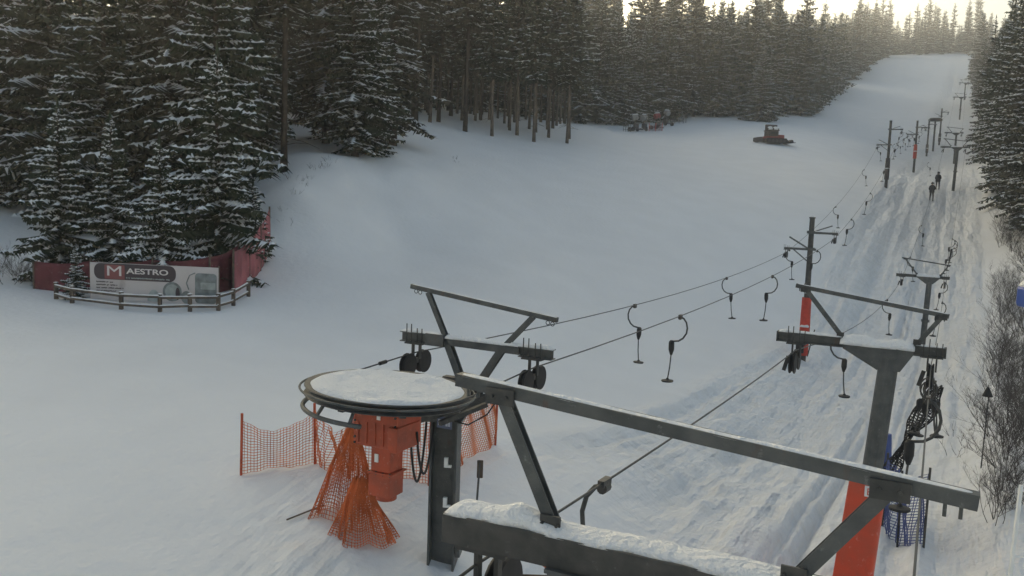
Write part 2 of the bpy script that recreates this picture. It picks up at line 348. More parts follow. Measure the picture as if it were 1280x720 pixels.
# ------------------------------------------------------------------ trees
def spruce_mesh(name, H, Rad, z0, wh, nb, seg, seed, snow=.4, needle='needle', droop=.32, top_pow=.85, ragged=.25, sideasym=0, snowscale=1.0):
    r = random.Random(seed); vs = []; fs = []; mi = []
    z = z0; k0 = r.uniform(0, 6)
    def tri(a, b, c, m):
        o = len(vs); vs.extend((a, b, c)); fs.append((o, o+1, o+2)); mi.append(m)
    clump = [r.uniform(.75, 1.15) for _ in range(40)]
    while z < H-.15:
        t = (z-z0)/(H-z0); rad = Rad*(1-t)**top_pow*clump[int(t*39)]
        if z-z0 < (H-z0)*.12: rad *= .65+.35*((z-z0)/((H-z0)*.12))
        n = max(3, int(nb*(.45+.55*(1-t))))
        k0 += 2.4
        for b in range(n):
            az = k0 + 2*math.pi*b/n + r.uniform(-.35, .35)
            L = rad*r.uniform(1-ragged, 1+ragged*.6)
            if L < .1: continue
            if r.random() < .12: L *= .5
            if r.random() < .06: L *= 1.25
            ns = max(2, int(L/seg)); e0 = r.uniform(-.05, .25)+t*.5; dr = droop*r.uniform(.7, 1.4)*(1-.6*t)
            ca, sa = math.cos(az), math.sin(az); px_, py_ = -sa, ca
            zb = z+r.uniform(-wh*.4, wh*.4); pp = None; snowy = r.random() < .75
            for i in range(ns+1):
                q = i/ns; rr = L*q; zz = zb + rr*e0*.6 - dr*L*(q**1.4)*1.0 + .10*L*max(0, q-.8)*2
                cur = (ca*rr, sa*rr, zz)
                if pp is not None and q > .12:
                    wdt = L*.30*(1-abs(q-.55)*1.15)+.07
                    for sgn in (-1, 1):
                        for tw in range(2):
                            l = wdt*r.uniform(.6, 1.25)*sgn; fwd = seg*r.uniform(.2, 1.1); off = tw*.5
                            bx = pp[0]+(cur[0]-pp[0])*off; by = pp[1]+(cur[1]-pp[1])*off; bz = pp[2]+(cur[2]-pp[2])*off
                            ex = bx+(cur[0]-pp[0])*.62; ey = by+(cur[1]-pp[1])*.62; ez = bz+(cur[2]-pp[2])*.62
                            tip = (bx+px_*l+ca*fwd, by+py_*l+sa*fwd, bz-abs(l)*r.uniform(.25, .7)-.02)
                            tri((bx, by, bz), (ex, ey, ez-.0), tip, 0)
                            if tw == 0: tri((bx, by, bz-.02), (ex, ey, ez-seg*.6), (bx+px_*l*.35, by+py_*l*.35, bz-seg*r.uniform(.5, 1.1)), 0)
                            if snowy and r.random() < snow*.55:
                                s = snowscale; u = .035*s
                                tri((bx-ca*.03, by-sa*.03, bz+u), (ex, ey, ez+u), (bx+(tip[0]-bx)*.72, by+(tip[1]-by)*.72, bz+(tip[2]-bz)*.62+u*.8), 1)
                    if snowy and r.random() < snow:
                        s = snowscale; w2 = min(wdt*.28, .11)*r.uniform(.6, 1.2)*s; hh = .05*s+.02
                        a = (pp[0], pp[1], pp[2]+.01); c = (cur[0], cur[1], cur[2]+.005)
                        mx, my, mz = (a[0]+c[0])/2, (a[1]+c[1])/2, (a[2]+c[2])/2
                        l_ = (mx-px_*w2, my-py_*w2, mz-.01); r_ = (mx+px_*w2, my+py_*w2, mz-.01); tp = (mx, my, mz+hh)
                        tri(a, l_, tp, 1); tri(l_, c, tp, 1); tri(c, r_, tp, 1); tri(r_, a, tp, 1)
                pp = cur
        z += wh*(.75+.5*r.random())*(1-.35*t)
    # leader
    for k in range(5):
        a = k*1.256; tri((0, 0, H+.25), (.09*math.cos(a), .09*math.sin(a), H-.35), (.09*math.cos(a+1.3), .09*math.sin(a+1.3), H-.35), 0)
    co = np.array(vs, np.float32); me = bpy.data.meshes.new(name)
    nf = len(fs); me.vertices.add(len(co)); me.vertices.foreach_set('co', co.ravel())
    me.loops.add(nf*3); me.loops.foreach_set('vertex_index', np.array(fs, np.int32).ravel())
    me.polygons.add(nf); me.polygons.foreach_set('loop_start', np.arange(0, nf*3, 3, dtype=np.int32))
    me.materials.append(M[needle]); me.materials.append(M['tsnow'])
    me.polygons.foreach_set('material_index', np.array(mi, np.int32)); me.update(calc_edges=True)
    return me
def trunk_mesh(H, r0_, seed, m, stubs=0, z0=0):
    r = random.Random(seed); b = MB(); N = 9
    pts = [(r.uniform(-.05, .05)*i/N*2, r.uniform(-.05, .05)*i/N*2, -.5+(H*.97+.5)*i/N) for i in range(N+1)]
    b.tube(pts, [r0_*(1.25 if i == 0 else 1)*(1-.88*i/N) for i in range(N+1)], 8)
    for k in range(stubs):
        z = r.uniform(1.2, z0+1.5); a = r.uniform(0, 6.28); L = r.uniform(.5, 1.8); e = r.uniform(-.35, .25)
        p0 = Vector((0, 0, z)); p1 = p0+Vector((math.cos(a)*L*.5, math.sin(a)*L*.5, e*L*.5)); p2 = p0+Vector((math.cos(a)*L, math.sin(a)*L, e*L-.12*L))
        b.tube([p0, p1, p2], [.022, .014, .006], 4, cap=False)
    me_o = b.build('trunk', m, smooth=True); me = me_o.data; bpy.data.objects.remove(me_o); return me
def tree_proto(H, Rad, z0, wh, nb, seg, seed, r0_=.2, bark='bark', stubs=0, **k):
    return dict(H=H, crown=spruce_mesh('crown', H, Rad, z0, wh, nb, seg, seed, **k), trunk=trunk_mesh(H, r0_, seed+50, bark, stubs, z0))
NEAR = [tree_proto(17, 2.9, .8, .40, 9, .30, 1, .2, snow=.72, ragged=.45, snowscale=1.35), tree_proto(21, 3.1, 1.6, .45, 9, .32, 2, .24, snow=.60, needle='needle2', ragged=.5, snowscale=1.3, droop=.42),
        tree_proto(15, 2.6, .5, .38, 9, .28, 3, .18, snow=.78, ragged=.45, snowscale=1.4, droop=.25), tree_proto(19, 2.8, 3.2, .46, 8, .30, 4, .2, snow=.62, needle='needle2', ragged=.55, snowscale=1.3, droop=.45), tree_proto(13, 3.1, .4, .42, 9, .28, 6, .18, snow=.8, ragged=.5, snowscale=1.5, top_pow=.6)]
SMALL = tree_proto(5.2, 1.55, .3, .22, 8, .17, 11, .09, snow=.95, snowscale=1.25, ragged=.4)
SMALL2 = tree_proto(7.5, 2.0, .3, .26, 9, .20, 12, .12, snow=.82, snowscale=1.25, ragged=.45)
MID = [tree_proto(19, 3.3, .8, .50, 9, .42, 21, .2, snow=.62, snowscale=1.7, top_pow=.68, ragged=.35), tree_proto(21, 3.6, 1.2, .55, 9, .45, 22, .22, snow=.55, needle='needle2', snowscale=1.7, top_pow=.62, ragged=.35),
       tree_proto(17.5, 3.1, .6, .48, 9, .42, 23, .18, snow=.65, snowscale=1.7, top_pow=.7, ragged=.35)]
BIGS = tree_proto(13, 3.9, .5, .42, 10, .38, 24, .24, snow=.85, snowscale=1.7)
PINE = [tree_proto(20, 2.3, 6.5, .5, 8, .38, 31, .15, 'pinebark', 16, snow=.35, needle='needle2', snowscale=1.2),
        tree_proto(22, 2.5, 8.0, .5, 8, .40, 32, .17, 'bark', 22, snow=.32, needle='needle2', snowscale=1.2),
        tree_proto(18, 2.1, 5.0, .5, 8, .38, 33, .13, 'pinebark', 18, snow=.38, snowscale=1.2)]
FAR = [tree_proto(19, 3.4, .8, .8, 8, .7, 41, .22, snow=.55, snowscale=2.4, top_pow=.68, ragged=.35), tree_proto(21, 3.6, 1, .9, 8, .75, 42, .24, snow=.5, snowscale=2.4, needle='needle2', top_pow=.65, ragged=.35)]
def plant(pr, p, s, label, group=None, name='spruce_tree', rz=None, cat='tree', zs=1.0, lean=True):
    e = empty(name, (p.x, p.y, p.z-.1), rnd.uniform(0, 6.28) if rz is None else rz)
    if lean: e.rotation_euler.x = rnd.uniform(-.02, .02); e.rotation_euler.y = rnd.uniform(-.02, .03)
    e.scale = (s, s, s*zs)
    for nm in ('trunk', 'crown'):
        o = bpy.data.objects.new(nm, pr[nm]); COL.objects.link(o); o.parent = e
    return tag(e, label, cat, group)
DM = [(-260,40),(-60,44),(35,44),(62,36),(262,33.5),(285,37),(300,44),(345,52),(500,53),(513,55),(519,74),(620,77),(704,83),(707,136),(760,142),(900,156),(1000,172),(1040,262),(1080,372),(1086,412),(1200,412)]
def dmin(px):
    return float(np.interp(px, [a for a, b in DM], [b for a, b in DM]))
PTS = []
def scatter(nmax, pa, pb, extra, spacing, protos, srange, label, group, name='spruce_tree', right=None, tries=6000, smin=0, zones=None):
    c = 0
    for _ in range(tries):
        if c >= nmax: break
        px = rnd.uniform(pa, pb); d0 = dmin(px) if right is None else right(px)
        d = d0 + smin + extra*rnd.random()**1.35
        x = (px-640)/F*d
        if any((x-a)**2+(d-b)**2 < spacing**2 for a, b in PTS): continue
        PTS.append((x, d)); q = Vector((x, d, gz(x, d)))
        pr = rnd.choice(protos); row = 'front row' if d-d0 < 9 else ('deep inside' if d-d0 > 24 else 'middle rows')
        lb = label
        if zones:
            zn = next(t for e_, t in zones if px < e_); lb = label % (row, zn) if label.count('%s') == 2 else label % zn
        plant(pr, q, rnd.uniform(*srange), lb, group+(', '+row+' '+zn if zones else ''), name, zs=rnd.uniform(.92, 1.1)); c += 1
    return c
# singled-out trees first
def single(pr, px, y, s, label, name='spruce_tree', rz=0, zs=1):
    x = (px-640)/F*y; PTS.append((x, y)); return plant(pr, Vector((x, y, gz(x, y))), s, label, None, name, rz, zs=zs)
single(SMALL, 200, 29.9, 1.0, 'small young spruce thick with snow standing behind the red fence above the banner', rz=.4)
single(SMALL2, 270, 31.4, 1.1, 'broad snowy spruce at the right end of the dark red fence', rz=1.4)
single(SMALL2, 72, 31.0, .85, 'small bushy spruce left of the banner, its foot in snow', rz=2.4)
single(SMALL2, 140, 31.2, .8, 'middle sized spruce just behind the left end of the banner', rz=3.0)
single(SMALL, 312, 33.5, .62, 'small spruce leaning over the end of the faded red fence', rz=5)
single(NEAR[0], 440, 51, 1.0, 'large spruce with low snowy skirts on the snow bank, branches touching the slope', rz=.8)
single(NEAR[2], 466, 53.5, .8, 'rightmost spruce on top of the snow bank beside the open slope', rz=2.2)
single(SMALL, 92, 28.4, .34, 'tiny snow covered spruce growing in front of the red fence left of the banner', rz=1)
single(BIGS, 937, 153, 1.0, 'wide snow laden spruce bulging out at the foot of the far forest', rz=.9)
single(PINE[1], 352, 44.5, 1.0, 'tall tree with a thick bare dark trunk at the edge of the snow bank', 'pine_tree', .3)
single(NEAR[0], -22, 44, 1.0, 'tall spruce with snow laden branches cut off by the left edge of the photo', rz=1.1)
nc = {}
nc['left'] = scatter(70, -230, 345, 42, 2.9, NEAR, (.8, 1.25), 'tall dark spruce, %s of the forest %s', 'spruces of the near left forest', smin=1.5, zones=[(-20,'beyond the left edge'),(45,'at the far left edge'),(115,'left of the banner'),(190,'behind the left half of the banner'),(270,'behind the right half of the banner'),(999,'above the red fence end')])
nc['bank'] = scatter(14, 350, 512, 40, 3.2, NEAR+PINE[:2], (.9, 1.15), 'dark tall conifer, %s on the snow bank, %s', 'conifers on the snow bank', smin=2, zones=[(410,'left part'),(460,'middle part'),(999,'right part')])
nc['pine'] = scatter(52, 512, 706, 44, 2.6, PINE, (.9, 1.15), 'slender bare trunked pine, %s of the %s', 'slender pines in the middle stand', 'pine_tree', zones=[(560,'left end of the pine stand'),(610,'left middle of the pine stand'),(660,'right middle of the pine stand'),(999,'right end of the pine stand')])
nc['back'] = scatter(72, 700, 1003, 44, 3.2, MID, (.98, 1.22), 'grey green snowy spruce, %s of the far forest %s', 'spruces of the far forest', zones=[(770,'left of the snow guns'),(860,'behind the snow guns'),(915,'left of the wide snowy spruce'),(999,'behind the groomer'),(1999,'at the bend of the slope')])
nc['edge'] = scatter(36, 1000, 1084, 60, 3.6, FAR+MID[:1], (.9, 1.2), 'distant snowy spruce, %s at the left edge of the slope %s', 'spruces beside the upper slope', zones=[(1030,'just above the bend'),(1060,'halfway up'),(1999,'near the crest')])
nc['crest'] = scatter(30, 1082, 1200, 40, 3.6, FAR, (.9, 1.25), 'far off spruce on the crest at the top of the slope', 'spruces on the crest')
def redge(px): return float(np.interp(px, [1195, 1205, 1217, 1240, 1285, 1370, 1460], [330, 190, 118, 84, 62, 48, 40]))
single(BIGS, 1243, 88, .55, 'low snowy spruce at the foot of the right forest just right of the distant tower', rz=.5)
nc['right'] = scatter(36, 1199, 1330, 80, 2.8, MID+NEAR[:2], (.8, 1.1), 'dark spruce, %s of the right hand forest %s', 'spruces of the right forest', right=redge, zones=[(1222,'beside the distant towers'),(1250,'right of the skiers'),(1999,'at the right edge of the photo')])
print('TREES', nc, sum(nc.values()))
def wood_mass():
    """the unbroken wood behind the countable trees, one object"""
    src = FAR[0]['crown']; nv = len(src.vertices); co = np.empty(nv*3, np.float32); src.vertices.foreach_get('co', co); co = co.reshape(-1, 3)
    nf = len(src.polygons); mi = np.empty(nf, np.int32); src.polygons.foreach_get('material_index', mi)
    V = []; rr = random.Random(3); sp = []
    def add(px, d, s):
        x = (px-640)/F*d
        if any((x-a)**2+(d-b)**2 < 9 for a, b in sp): return
        sp.append((x, d)); a = rr.uniform(0, 6.28); c, s_ = math.cos(a)*s, math.sin(a)*s
        V.append(np.stack([co[:, 0]*c-co[:, 1]*s_+x, co[:, 0]*s_+co[:, 1]*c+d, co[:, 2]*s*rr.uniform(.9, 1.1)+gz(x, d)-.3], 1))
    for _ in range(150): px = rr.uniform(700, 1010); add(px, dmin(px)+46+rr.random()*34, rr.uniform(.9, 1.15))
    for _ in range(80): px = rr.uniform(1000, 1082); add(px, dmin(px)+30+rr.random()*60, rr.uniform(.85, 1.05))
    for _ in range(90): px = rr.uniform(505, 720); add(px, 123+rr.random()*30, rr.uniform(.8, 1.1))
    for _ in range(60): px = rr.uniform(1085, 1215); add(px, 430+rr.random()*50, rr.uniform(.8, 1.0))
    for _ in range(60): px = rr.uniform(330, 520); add(px, 92+rr.random()*34, rr.uniform(.9, 1.1))
    for _ in range(60): px = rr.uniform(1215, 1330); add(px, redge(px)+70+rr.random()*60, rr.uniform(.9, 1.1))
    co2 = np.concatenate(V).astype(np.float32); N = len(V); me = bpy.data.meshes.new('distant_wood')
    me.vertices.add(len(co2)); me.vertices.foreach_set('co', co2.ravel()); tot = len(co2)
    me.loops.add(tot); me.loops.foreach_set('vertex_index', np.arange(tot, dtype=np.int32)); me.polygons.add(tot//3); me.polygons.foreach_set('loop_start', np.arange(0, tot, 3, dtype=np.int32))
    me.materials.append(M['needle']); me.materials.append(M['tsnow']); me.polygons.foreach_set('material_index', np.tile(mi, N)); me.update(calc_edges=True)
    o = bpy.data.objects.new('distant_wood', me); COL.objects.link(o); tag(o, 'unbroken snowy conifer wood filling in behind the nearer trees', 'wood', kind='stuff'); print('mass', N)
wood_mass()

# ------------------------------------------------------------------ bare shrubs
def shrub_mesh(H, n, seed, depth=3, spread=.5, r=.012):
    q = random.Random(seed); b = MB()
    def grow(p, d, L, rad, lev):
        pts = [p]; c = p
        for i in range(4):
            d = (d+Vector((q.uniform(-.16, .16), q.uniform(-.16, .16), q.uniform(-.04, .12)))).normalized(); c = c+d*L/4; pts.append(c)
        b.tube(pts, [rad, rad*.85, rad*.7, rad*.55, rad*.35], 4, cap=False)
        if lev > 0:
            for k in range(q.randint(3, 5)):
                i = q.randint(1, 4); nd = (d+Vector((q.uniform(-.9, .9), q.uniform(-.9, .9), q.uniform(-.3, .6)))).normalized()
                grow(pts[i], nd, L*q.uniform(.4, .68), rad*.55, lev-1)
    for k in range(n):
        a = q.uniform(0, 6.28); d = Vector((math.cos(a)*spread*q.uniform(.1, 1), math.sin(a)*spread*q.uniform(.1, 1), 1)).normalized()
        grow(Vector((math.cos(a)*.12*n**.5, math.sin(a)*.12*n**.5, -.1)), d, H*q.uniform(.45, .75), r*H**.5, depth)
    o = b.build('branches', 'twig'); me = o.data; bpy.data.objects.remove(o)
    return me
SH = [shrub_mesh(2.6, 7, 1, 3, 1.2, .010), shrub_mesh(3.4, 6, 2, 3, .8, .010), shrub_mesh(1.8, 9, 3, 3, 1.6, .009)]
TUFT = [shrub_mesh(.55, 7, 5, 1, 1.0, .01), shrub_mesh(.4, 5, 6, 1, 1.2, .01)]
def bush(me, px, y, s, label, group, name='bare_shrub', cat='shrub'):
    x = (px-640)/F*y; o = bpy.data.objects.new(name, me); COL.objects.link(o)
    o.location = (x, y, gz(x, y)); o.rotation_euler = (0, 0, rnd.uniform(0, 6.28)); o.scale = (s, s, s*rnd.uniform(.85, 1.2)); return tag(o, label, cat, group)
for k in range(110):
    y = 15.2*(74/15.2)**(k/109); e = np.interp(y, [15, 20, 28, 42, 58, 85], [1268, 1256, 1254, 1252, 1246, 1238])
    px = e + rnd.random()**1.3*105*(1 if k % 3 else .4) + 4
    zz_ = 'at the bottom right corner' if y < 20 else ('below the blue box' if y < 32 else ('level with the blue box' if y < 48 else 'under the right hand spruces'))
    bush(SH[k % 3], px, y, rnd.uniform(.26, .44)+.006*y, 'leafless dark shrub on the right snow bank, '+zz_, 'leafless shrubs on the right bank '+zz_)
for px, y in ((362,42.5),(372,42),(384,43),(392,45),(398,45.5),(366,40),(352,38.5),(404,46),(410,47),(378,41),(566,60),(562,61),(358,37.5)):
    bush(TUFT[int(px) % 2], px, y, rnd.uniform(.4, .75), 'small dark twig tuft poking out of the snow bank', 'twig tufts on the snow bank', 'twig_tuft', 'plant')
for px, y in ((1222,22),(1229,21.6),(1236,22.2),(1213,33),(1218,24)):
    bush(TUFT[int(px) % 2], px, y, rnd.uniform(.8, 1.3), 'thin dry stalks standing in snow right of the second tower', 'dry stalks by the right track', 'dry_stalks', 'plant')
for px, y in ((6,30),(18,30.5),(30,31),(46,30.6),(-6,31)):
    bush(SH[2], px, y, rnd.uniform(.6, .9), 'bare thin shrub in the gap left of the red fence', 'bare shrubs left of the fence')

# ------------------------------------------------------------------ lift parts
RZ = -R(26.6)
def sheave(parent, x, z, s=1.0, y=0, bolts=True):
    """hanger bracket with a pair of rope wheels below a crossbeam at local (x, y, z)"""
    b = MB(); b.box((x, y, z-.012*s), (.30*s, .20*s, .02)); b.box((x-.06*s, y, z-.13*s), (.025*s, .05*s, .22*s)); b.box((x+.06*s, y, z-.13*s), (.025*s, .05*s, .22*s))
    b.beam((x, y-.30*s, z-.27*s), (x, y+.30*s, z-.27*s), .05*s, .07*s)
    b.beam((x-.10*s, y-.1*s, z-.22*s), (x-.16*s, y-.1*s, z-.46*s), .02, .06*s)
    fr = b.build('sheave_bracket', 'darksteel', parent)
    bo = MB()
    for q in ((-.13, -.05, .05, .13) if bolts else ()): bo.cyl((x+q*s, y-.07*s, z-.02), (x+q*s, y-.07*s, z+.27*s*(.8 if q > 0 else 1)), .008*s, 6); 
    if bolts: bo.build('bolts', 'darksteel', fr)
    for sy in (-.2, .2):
        wb = MB(); wb.lathe([(.05*s, -.05*s), (.165*s, -.045*s), (.17*s, -.03*s), (.135*s, -.008*s), (.135*s, .008*s), (.17*s, .03*s), (.165*s, .045*s), (.05*s, .05*s)], (x-.01*s, y+sy*s, z-.31*s), 22, Matrix.Rotation(R(90), 3, 'Y'))
        wb.build('rope_wheel', 'black', fr)
def bolts_row(b, x0, x1, y, z, n, h=.06):
    for k in range(n): b.cyl((x0+(x1-x0)*k/max(1, n-1), y, z), (x0+(x1-x0)*k/max(1, n-1), y, z+h), .012, 6)

def lift_tower(cx, cy, H, label, g, xb=(-1.3, 1.15), bar=(-1.1, 1.15), barz=(.80, .52), dl=(-.94, -.29), dr=(1.05, .70), post=.25, lean=0, sh=(-1.03, .97), detail=True, snowh=.07, mound=None, plate=True, padding=None, cw=.15, full=False, pr=.13):
    z0 = g; root = empty('lift_tower', (cx, cy, z0), RZ)
    tag(root, label, 'lift tower', 'T-shaped steel lift towers')
    pb = MB(); pb.tube([(post-lean, 0, -.6), (post, 0, H-.22)], [pr*1.12, pr], 20); pb.cyl((post-lean*.35, 0, H*.42), (post-lean*.33, 0, H*.42+.03), .2, 20); pb.cyl((post-lean*.35, 0, H*.42+.06), (post-lean*.33, 0, H*.42+.09), .2, 20)
    for k in range(8):
        a = k*math.pi/4; pb.cyl((post-lean*.34+.175*math.cos(a), .175*math.sin(a), H*.42-.03), (post-lean*.34+.175*math.cos(a), .175*math.sin(a), H*.42+.12), .014, 6)
    pb.build('post', 'steel', root, smooth=False)
    h = MB(); a0, a1 = dl[1]-.02, dr[1]+.0; zt = H-cw/2 if not full else H-cw+.015; th = .012
    # gusset head: trapezoid plates
    for yy in (-.10, .10):
        vs = [(a0, yy-th, zt), (a1, yy-th, zt), (a1, yy-th, zt-.05), (post+.16, yy-th, zt-.33), (post-.16, yy-th, zt-.33), (a0, yy-th, zt-.05)]
        vs += [(x, y+2*th, z) for x, y, z in vs]
        h.add(vs, [(0,1,2,3,4,5), (11,10,9,8,7,6)]+[(i, i+6, (i+1) % 6+6, (i+1) % 6) for i in range(6)])
    h.box(((a0+a1)/2, 0, zt+.012), (a1-a0, .30, .02)); h.beam((a0, 0, zt-.045), (post-.16, 0, zt-.33), .2, .015); h.beam((a1, 0, zt-.045), (post+.16, 0, zt-.33), .2, .015)
    h.build('head_plate', 'steel', root)
    if full:
        c = MB(); c.box(((xb[0]+xb[1])/2, 0, H-cw*.5+.035), (xb[1]-xb[0], .24, cw)); c.build('crossbeam', 'darksteel', root, bevel=.006)
    else:
        c = MB(); c.ibeam((xb[0], 0, H-cw*.5+.035), (a0-.002, 0, H-cw*.5+.035), .14, cw, .014); c.box((xb[0]-.008, 0, H-cw*.5+.035), (.016, .145, cw+.004)); c.build('crossbeam', 'steel', root)
        c = MB(); c.ibeam((a1+.002, 0, H-cw*.5+.02), (xb[1], 0, H-cw*.5+.02), .14, cw, .014); c.box((xb[1]+.008, 0, H-cw*.5+.02), (.016, .145, cw+.004)); c.build('crossbeam', 'steel', root)
    t = MB(); t.beam((bar[0], 0, H+barz[0]), (bar[1], 0, H+barz[1]), .07, .065)
    for k in (0, 1):
        xx = bar[k]+(.06 if k == 0 else -.12)
        for q in (0, .06): t.cyl((xx+q, 0, H+barz[k]-.02), (xx+q, 0, H+barz[k]-.085), .009, 6)
    t.build('top_bar', 'steel', root)
    for (q0, q1) in (dl, dr):
        tt = (q0-bar[0])/(bar[1]-bar[0]); bz = barz[0]+(barz[1]-barz[0])*tt
        d = MB(); d.ibeam((q0, 0, H+bz-.034), (q1, 0, H-.03), .065, .06, .008, up=(0, 1, 0)); d.build('diagonal_strut', 'steel', root)
    if detail:
        for (q0, q1) in (dl, dr):
            tt = (q0-bar[0])/(bar[1]-bar[0]); bz = barz[0]+(barz[1]-barz[0])*tt; q2_ = q1+(q0-q1)*.12
            for (gx, gz_, gw) in ((q0, H+bz-.03, .16), (q2_, H+.07, .11)):
                g_ = MB(); g_.box((gx, -.044, gz_), (gw, .012, .085))
                for ex in (-.04, .04): g_.cyl((gx+ex, -.045, gz_), (gx+ex, -.064, gz_), .010, 6)
                g_.build('joint_plate', 'darksteel', root)
    if snowh:
        s = MB()
        if full: s.cap((xb[0]+.01, 0, H+.035), (xb[1], 0, H+.035), .23, snowh, 4, mound, seg=90)
        else:
            s.cap((a0-.05, 0, H-cw/2+.022), (a1+.02, 0, H-cw/2+.022), .34, snowh*2.0, 3, seg=22)
            s.cap((xb[0]+.02, 0, H+.035), (a0-.03, 0, H+.035), .14, snowh*.55, 4, mound)
            s.cap((a1+.03, 0, H+.02), (xb[1]-.02, 0, H+.02), .14, snowh*.35, 5)
        s.cap((bar[0], 0, H+barz[0]+.031), (bar[1], 0, H+barz[1]+.031), .065, .012, 6)
        s.build('snow_cap', 'cap', root, smooth=True)
    for x in sh: sheave(root, x, H-cw+.03, 1.0, bolts=not full)
    if padding:
        pz0, pz1, side = padding
        p = MB(); tl = lean*(1-pz1/H); tb = lean*(1-pz0/H)
        vs = []
        for (zz, off) in ((pz0, tb), (pz1, tl)):
            for (x, y) in ((-.27, -.27), (.23, -.27), (.27, -.2), (.27, .2), (.22, .26), (-.22, .26), (-.27, .2)):
                vs.append((post-off+x*(1 if zz == pz1 else 1.12), y, zz))
        p.add(vs, [tuple(range(7))[::-1], tuple(range(7, 14))]+[(i, (i+1) % 7, (i+1) % 7+7, i+7) for i in range(7)])
        pp = p.build('padding', 'pad', root, bevel=.03)
        sc = MB(); sc.cap((post-tl-.25, 0, pz1), (post-tl+.25, 0, pz1), .5, .05, 9); sc.build('padding_snow', 'cap', root, smooth=True)
        lb = MB(); lb.box((post-tl+.04, -.283, pz1-.19), (.15, .006, .17)); lq = lb.build('label_patch', 'whitep', pp)
        text_mesh('B', .16, 'letter', 'pad', lq, (post-tl-.008, -.2885, pz1-.248), (R(90), 0, 0), .002)
    return root
AX, AY = .80, 4.04; BX, BY = 5.58, 13.7; TX, TY = 20.96, 44.7; UX, UY = 44.2, 90.0
zA = gz(AX, AY); zB = gz(BX, BY); zT = gz(TX, TY); zU = gz(UX, UY)
HA, HB, HT, HU = CAMZ-1.70-zA, CAMZ-2.08-zB, CAMZ-3.30-zT, CAMZ+6.5-zU
print('tower heights', HA, HB, HT, HU)
lift_tower(AX, AY, HA, 'nearest lift tower, its long top bar crossing the foreground above a thick snowy crossbeam', zA,
   xb=(-1.20, 1.25), bar=(-1.19, 1.26), barz=(.73, .53), dl=(-.92, -.57), dr=(.93, .52), post=.05, sh=(-.98, .95), snowh=.036, mound=(.16, .06, .05), full=True, cw=.16)
lift_tower(BX, BY, HB, 'second steel lift tower with orange padding marked B round its post', zB,
   xb=(-1.33, 1.14), barz=(.80, .50), lean=.30, padding=(-.3, HB-2.12, 0), cw=.16, post=.37, pr=.145)
lift_tower(TX, TY, HT, 'third steel lift tower, short and standing out beyond the padded one', zT, barz=(.85, .58), lean=.1)
lift_tower(UX, UY, HU, 'small distant T-shaped lift tower right beside the two skiers', zU, lean=.1)
q = gat(1186, 130); lift_tower(q.x, q.y, 4.6, 'T-shaped lift tower just behind the one beside the skiers', q.z)
for px, y, l in ((1189,185,'lower of the two tiny lift towers far up at the right forest edge'),(1193,240,'higher of the two tiny lift towers far up at the right forest edge')):
    q = gat(px, y); lift_tower(q.x, q.y, 4.6, l, q.z)

def pole_tower(p, H, label, zl, zr, wide=1.15, padz=(1.0, 2.6), pad='redpad', sign=False, both=True):
    root = empty('lift_pole', p, RZ); tag(root, label, 'lift pole', 'poles of the left lift')
    b = MB(); b.tube([(0, 0, -.5), (.0, 0, H)], [.15, .115], 16); b.cyl((0, 0, H), (0, 0, H+.06), .14, 16); b.build('pole', 'darksteel', root)
    for (z, sx) in ((zl, -1), (zr, 1)):
        a = MB(); a.beam((sx*-.25 if sx < 0 else -.1, 0, z), (sx*wide, 0, z), .10, .10); a.box((0, 0, z+.02), (.36, .3, .12))
        a.beam((0.1*sx, .0, z-.55 if sx < 0 else z+.1), (sx*.75, 0, z-.03), .05, .05) if sx < 0 else a.beam((.1, 0, z+.05), (.85, .35, z+.34), .06, .05)
        if sx < 0: a.beam((-.12, 0, z+.05), (-1.0, .3, z+.52), .06, .06)
        ar = a.build('cross_arm', 'steel', root)
        s = MB(); s.cap((-.3 if sx < 0 else -.1, 0, z+.05), (sx*wide, 0, z+.05), .10, .05, 4); s.build('arm_snow', 'cap', ar, smooth=True)
        sheave(root, sx*(wide-.1), z-.05, .85)
    t = MB(); t.cap((-.1, 0, H+.06), (.1, 0, H+.06), .2, .1, 3); t.build('snow_cap', 'cap', root, smooth=True)
    pm = MB(); c = .22
    pm.tube([(0, 0, padz[0]), (0, 0, (padz[0]+padz[1])/2), (0, 0, padz[1])], [c, c*1.05, c*.95], 12); pm.build('padding', pad, root)
    sp = MB(); sp.cap((-.2, -.05, (padz[0]+padz[1])/2), (.2, -.05, (padz[0]+padz[1])/2), .56, .13, 5); sp.build('padding_snow', 'cap', root, smooth=True)
    if sign:
        d = MB(); d.cyl((0, -.19, padz[1]+.35), (0, -.20, padz[1]+.35), .17, 24); so = d.build('round_sign', 'whitep', root)
        k = MB(); k.ring((0, -.203, padz[1]+.35), (0, 1, 0), .145, .014, 24, 5); k.ring((-.04, -.203, padz[1]+.35), (0, 1, 0), .045, .012, 14, 5); k.ring((.05, -.203, padz[1]+.33), (0, 1, 0), .04, .012, 14, 5); k.build('sign_mark', 'black', so)
        lo = MB(); lo.box((-.12, -.2, .75), (.35, .3, .75)); lo.beam((.2, .0, .2), (.45, 0, 1.5), .08, .05); lo.box((-.1, -.22, 1.25), (.2, .25, .25)); lo.build('cable_box', 'black', root, bevel=.03)
    return root
PM = Vector((13.65, 40.5, 0)); PM.z = gz(PM.x, PM.y)
pole_tower(PM, CAMZ-.55-PM.z, 'nearest pole of the left lift, with red padding and a round sign', CAMZ-1.97-PM.z, CAMZ-1.2-PM.z, padz=(.25, 2.95), sign=True)
N1 = gat(1106, 88); pole_tower(N1, 6.5, 'pole of the left lift left of the two skiers, lowest of the distant group', CAMZ+6.3-N1.z, CAMZ+7.8-N1.z, padz=(.8, 2.9), pad='machine')
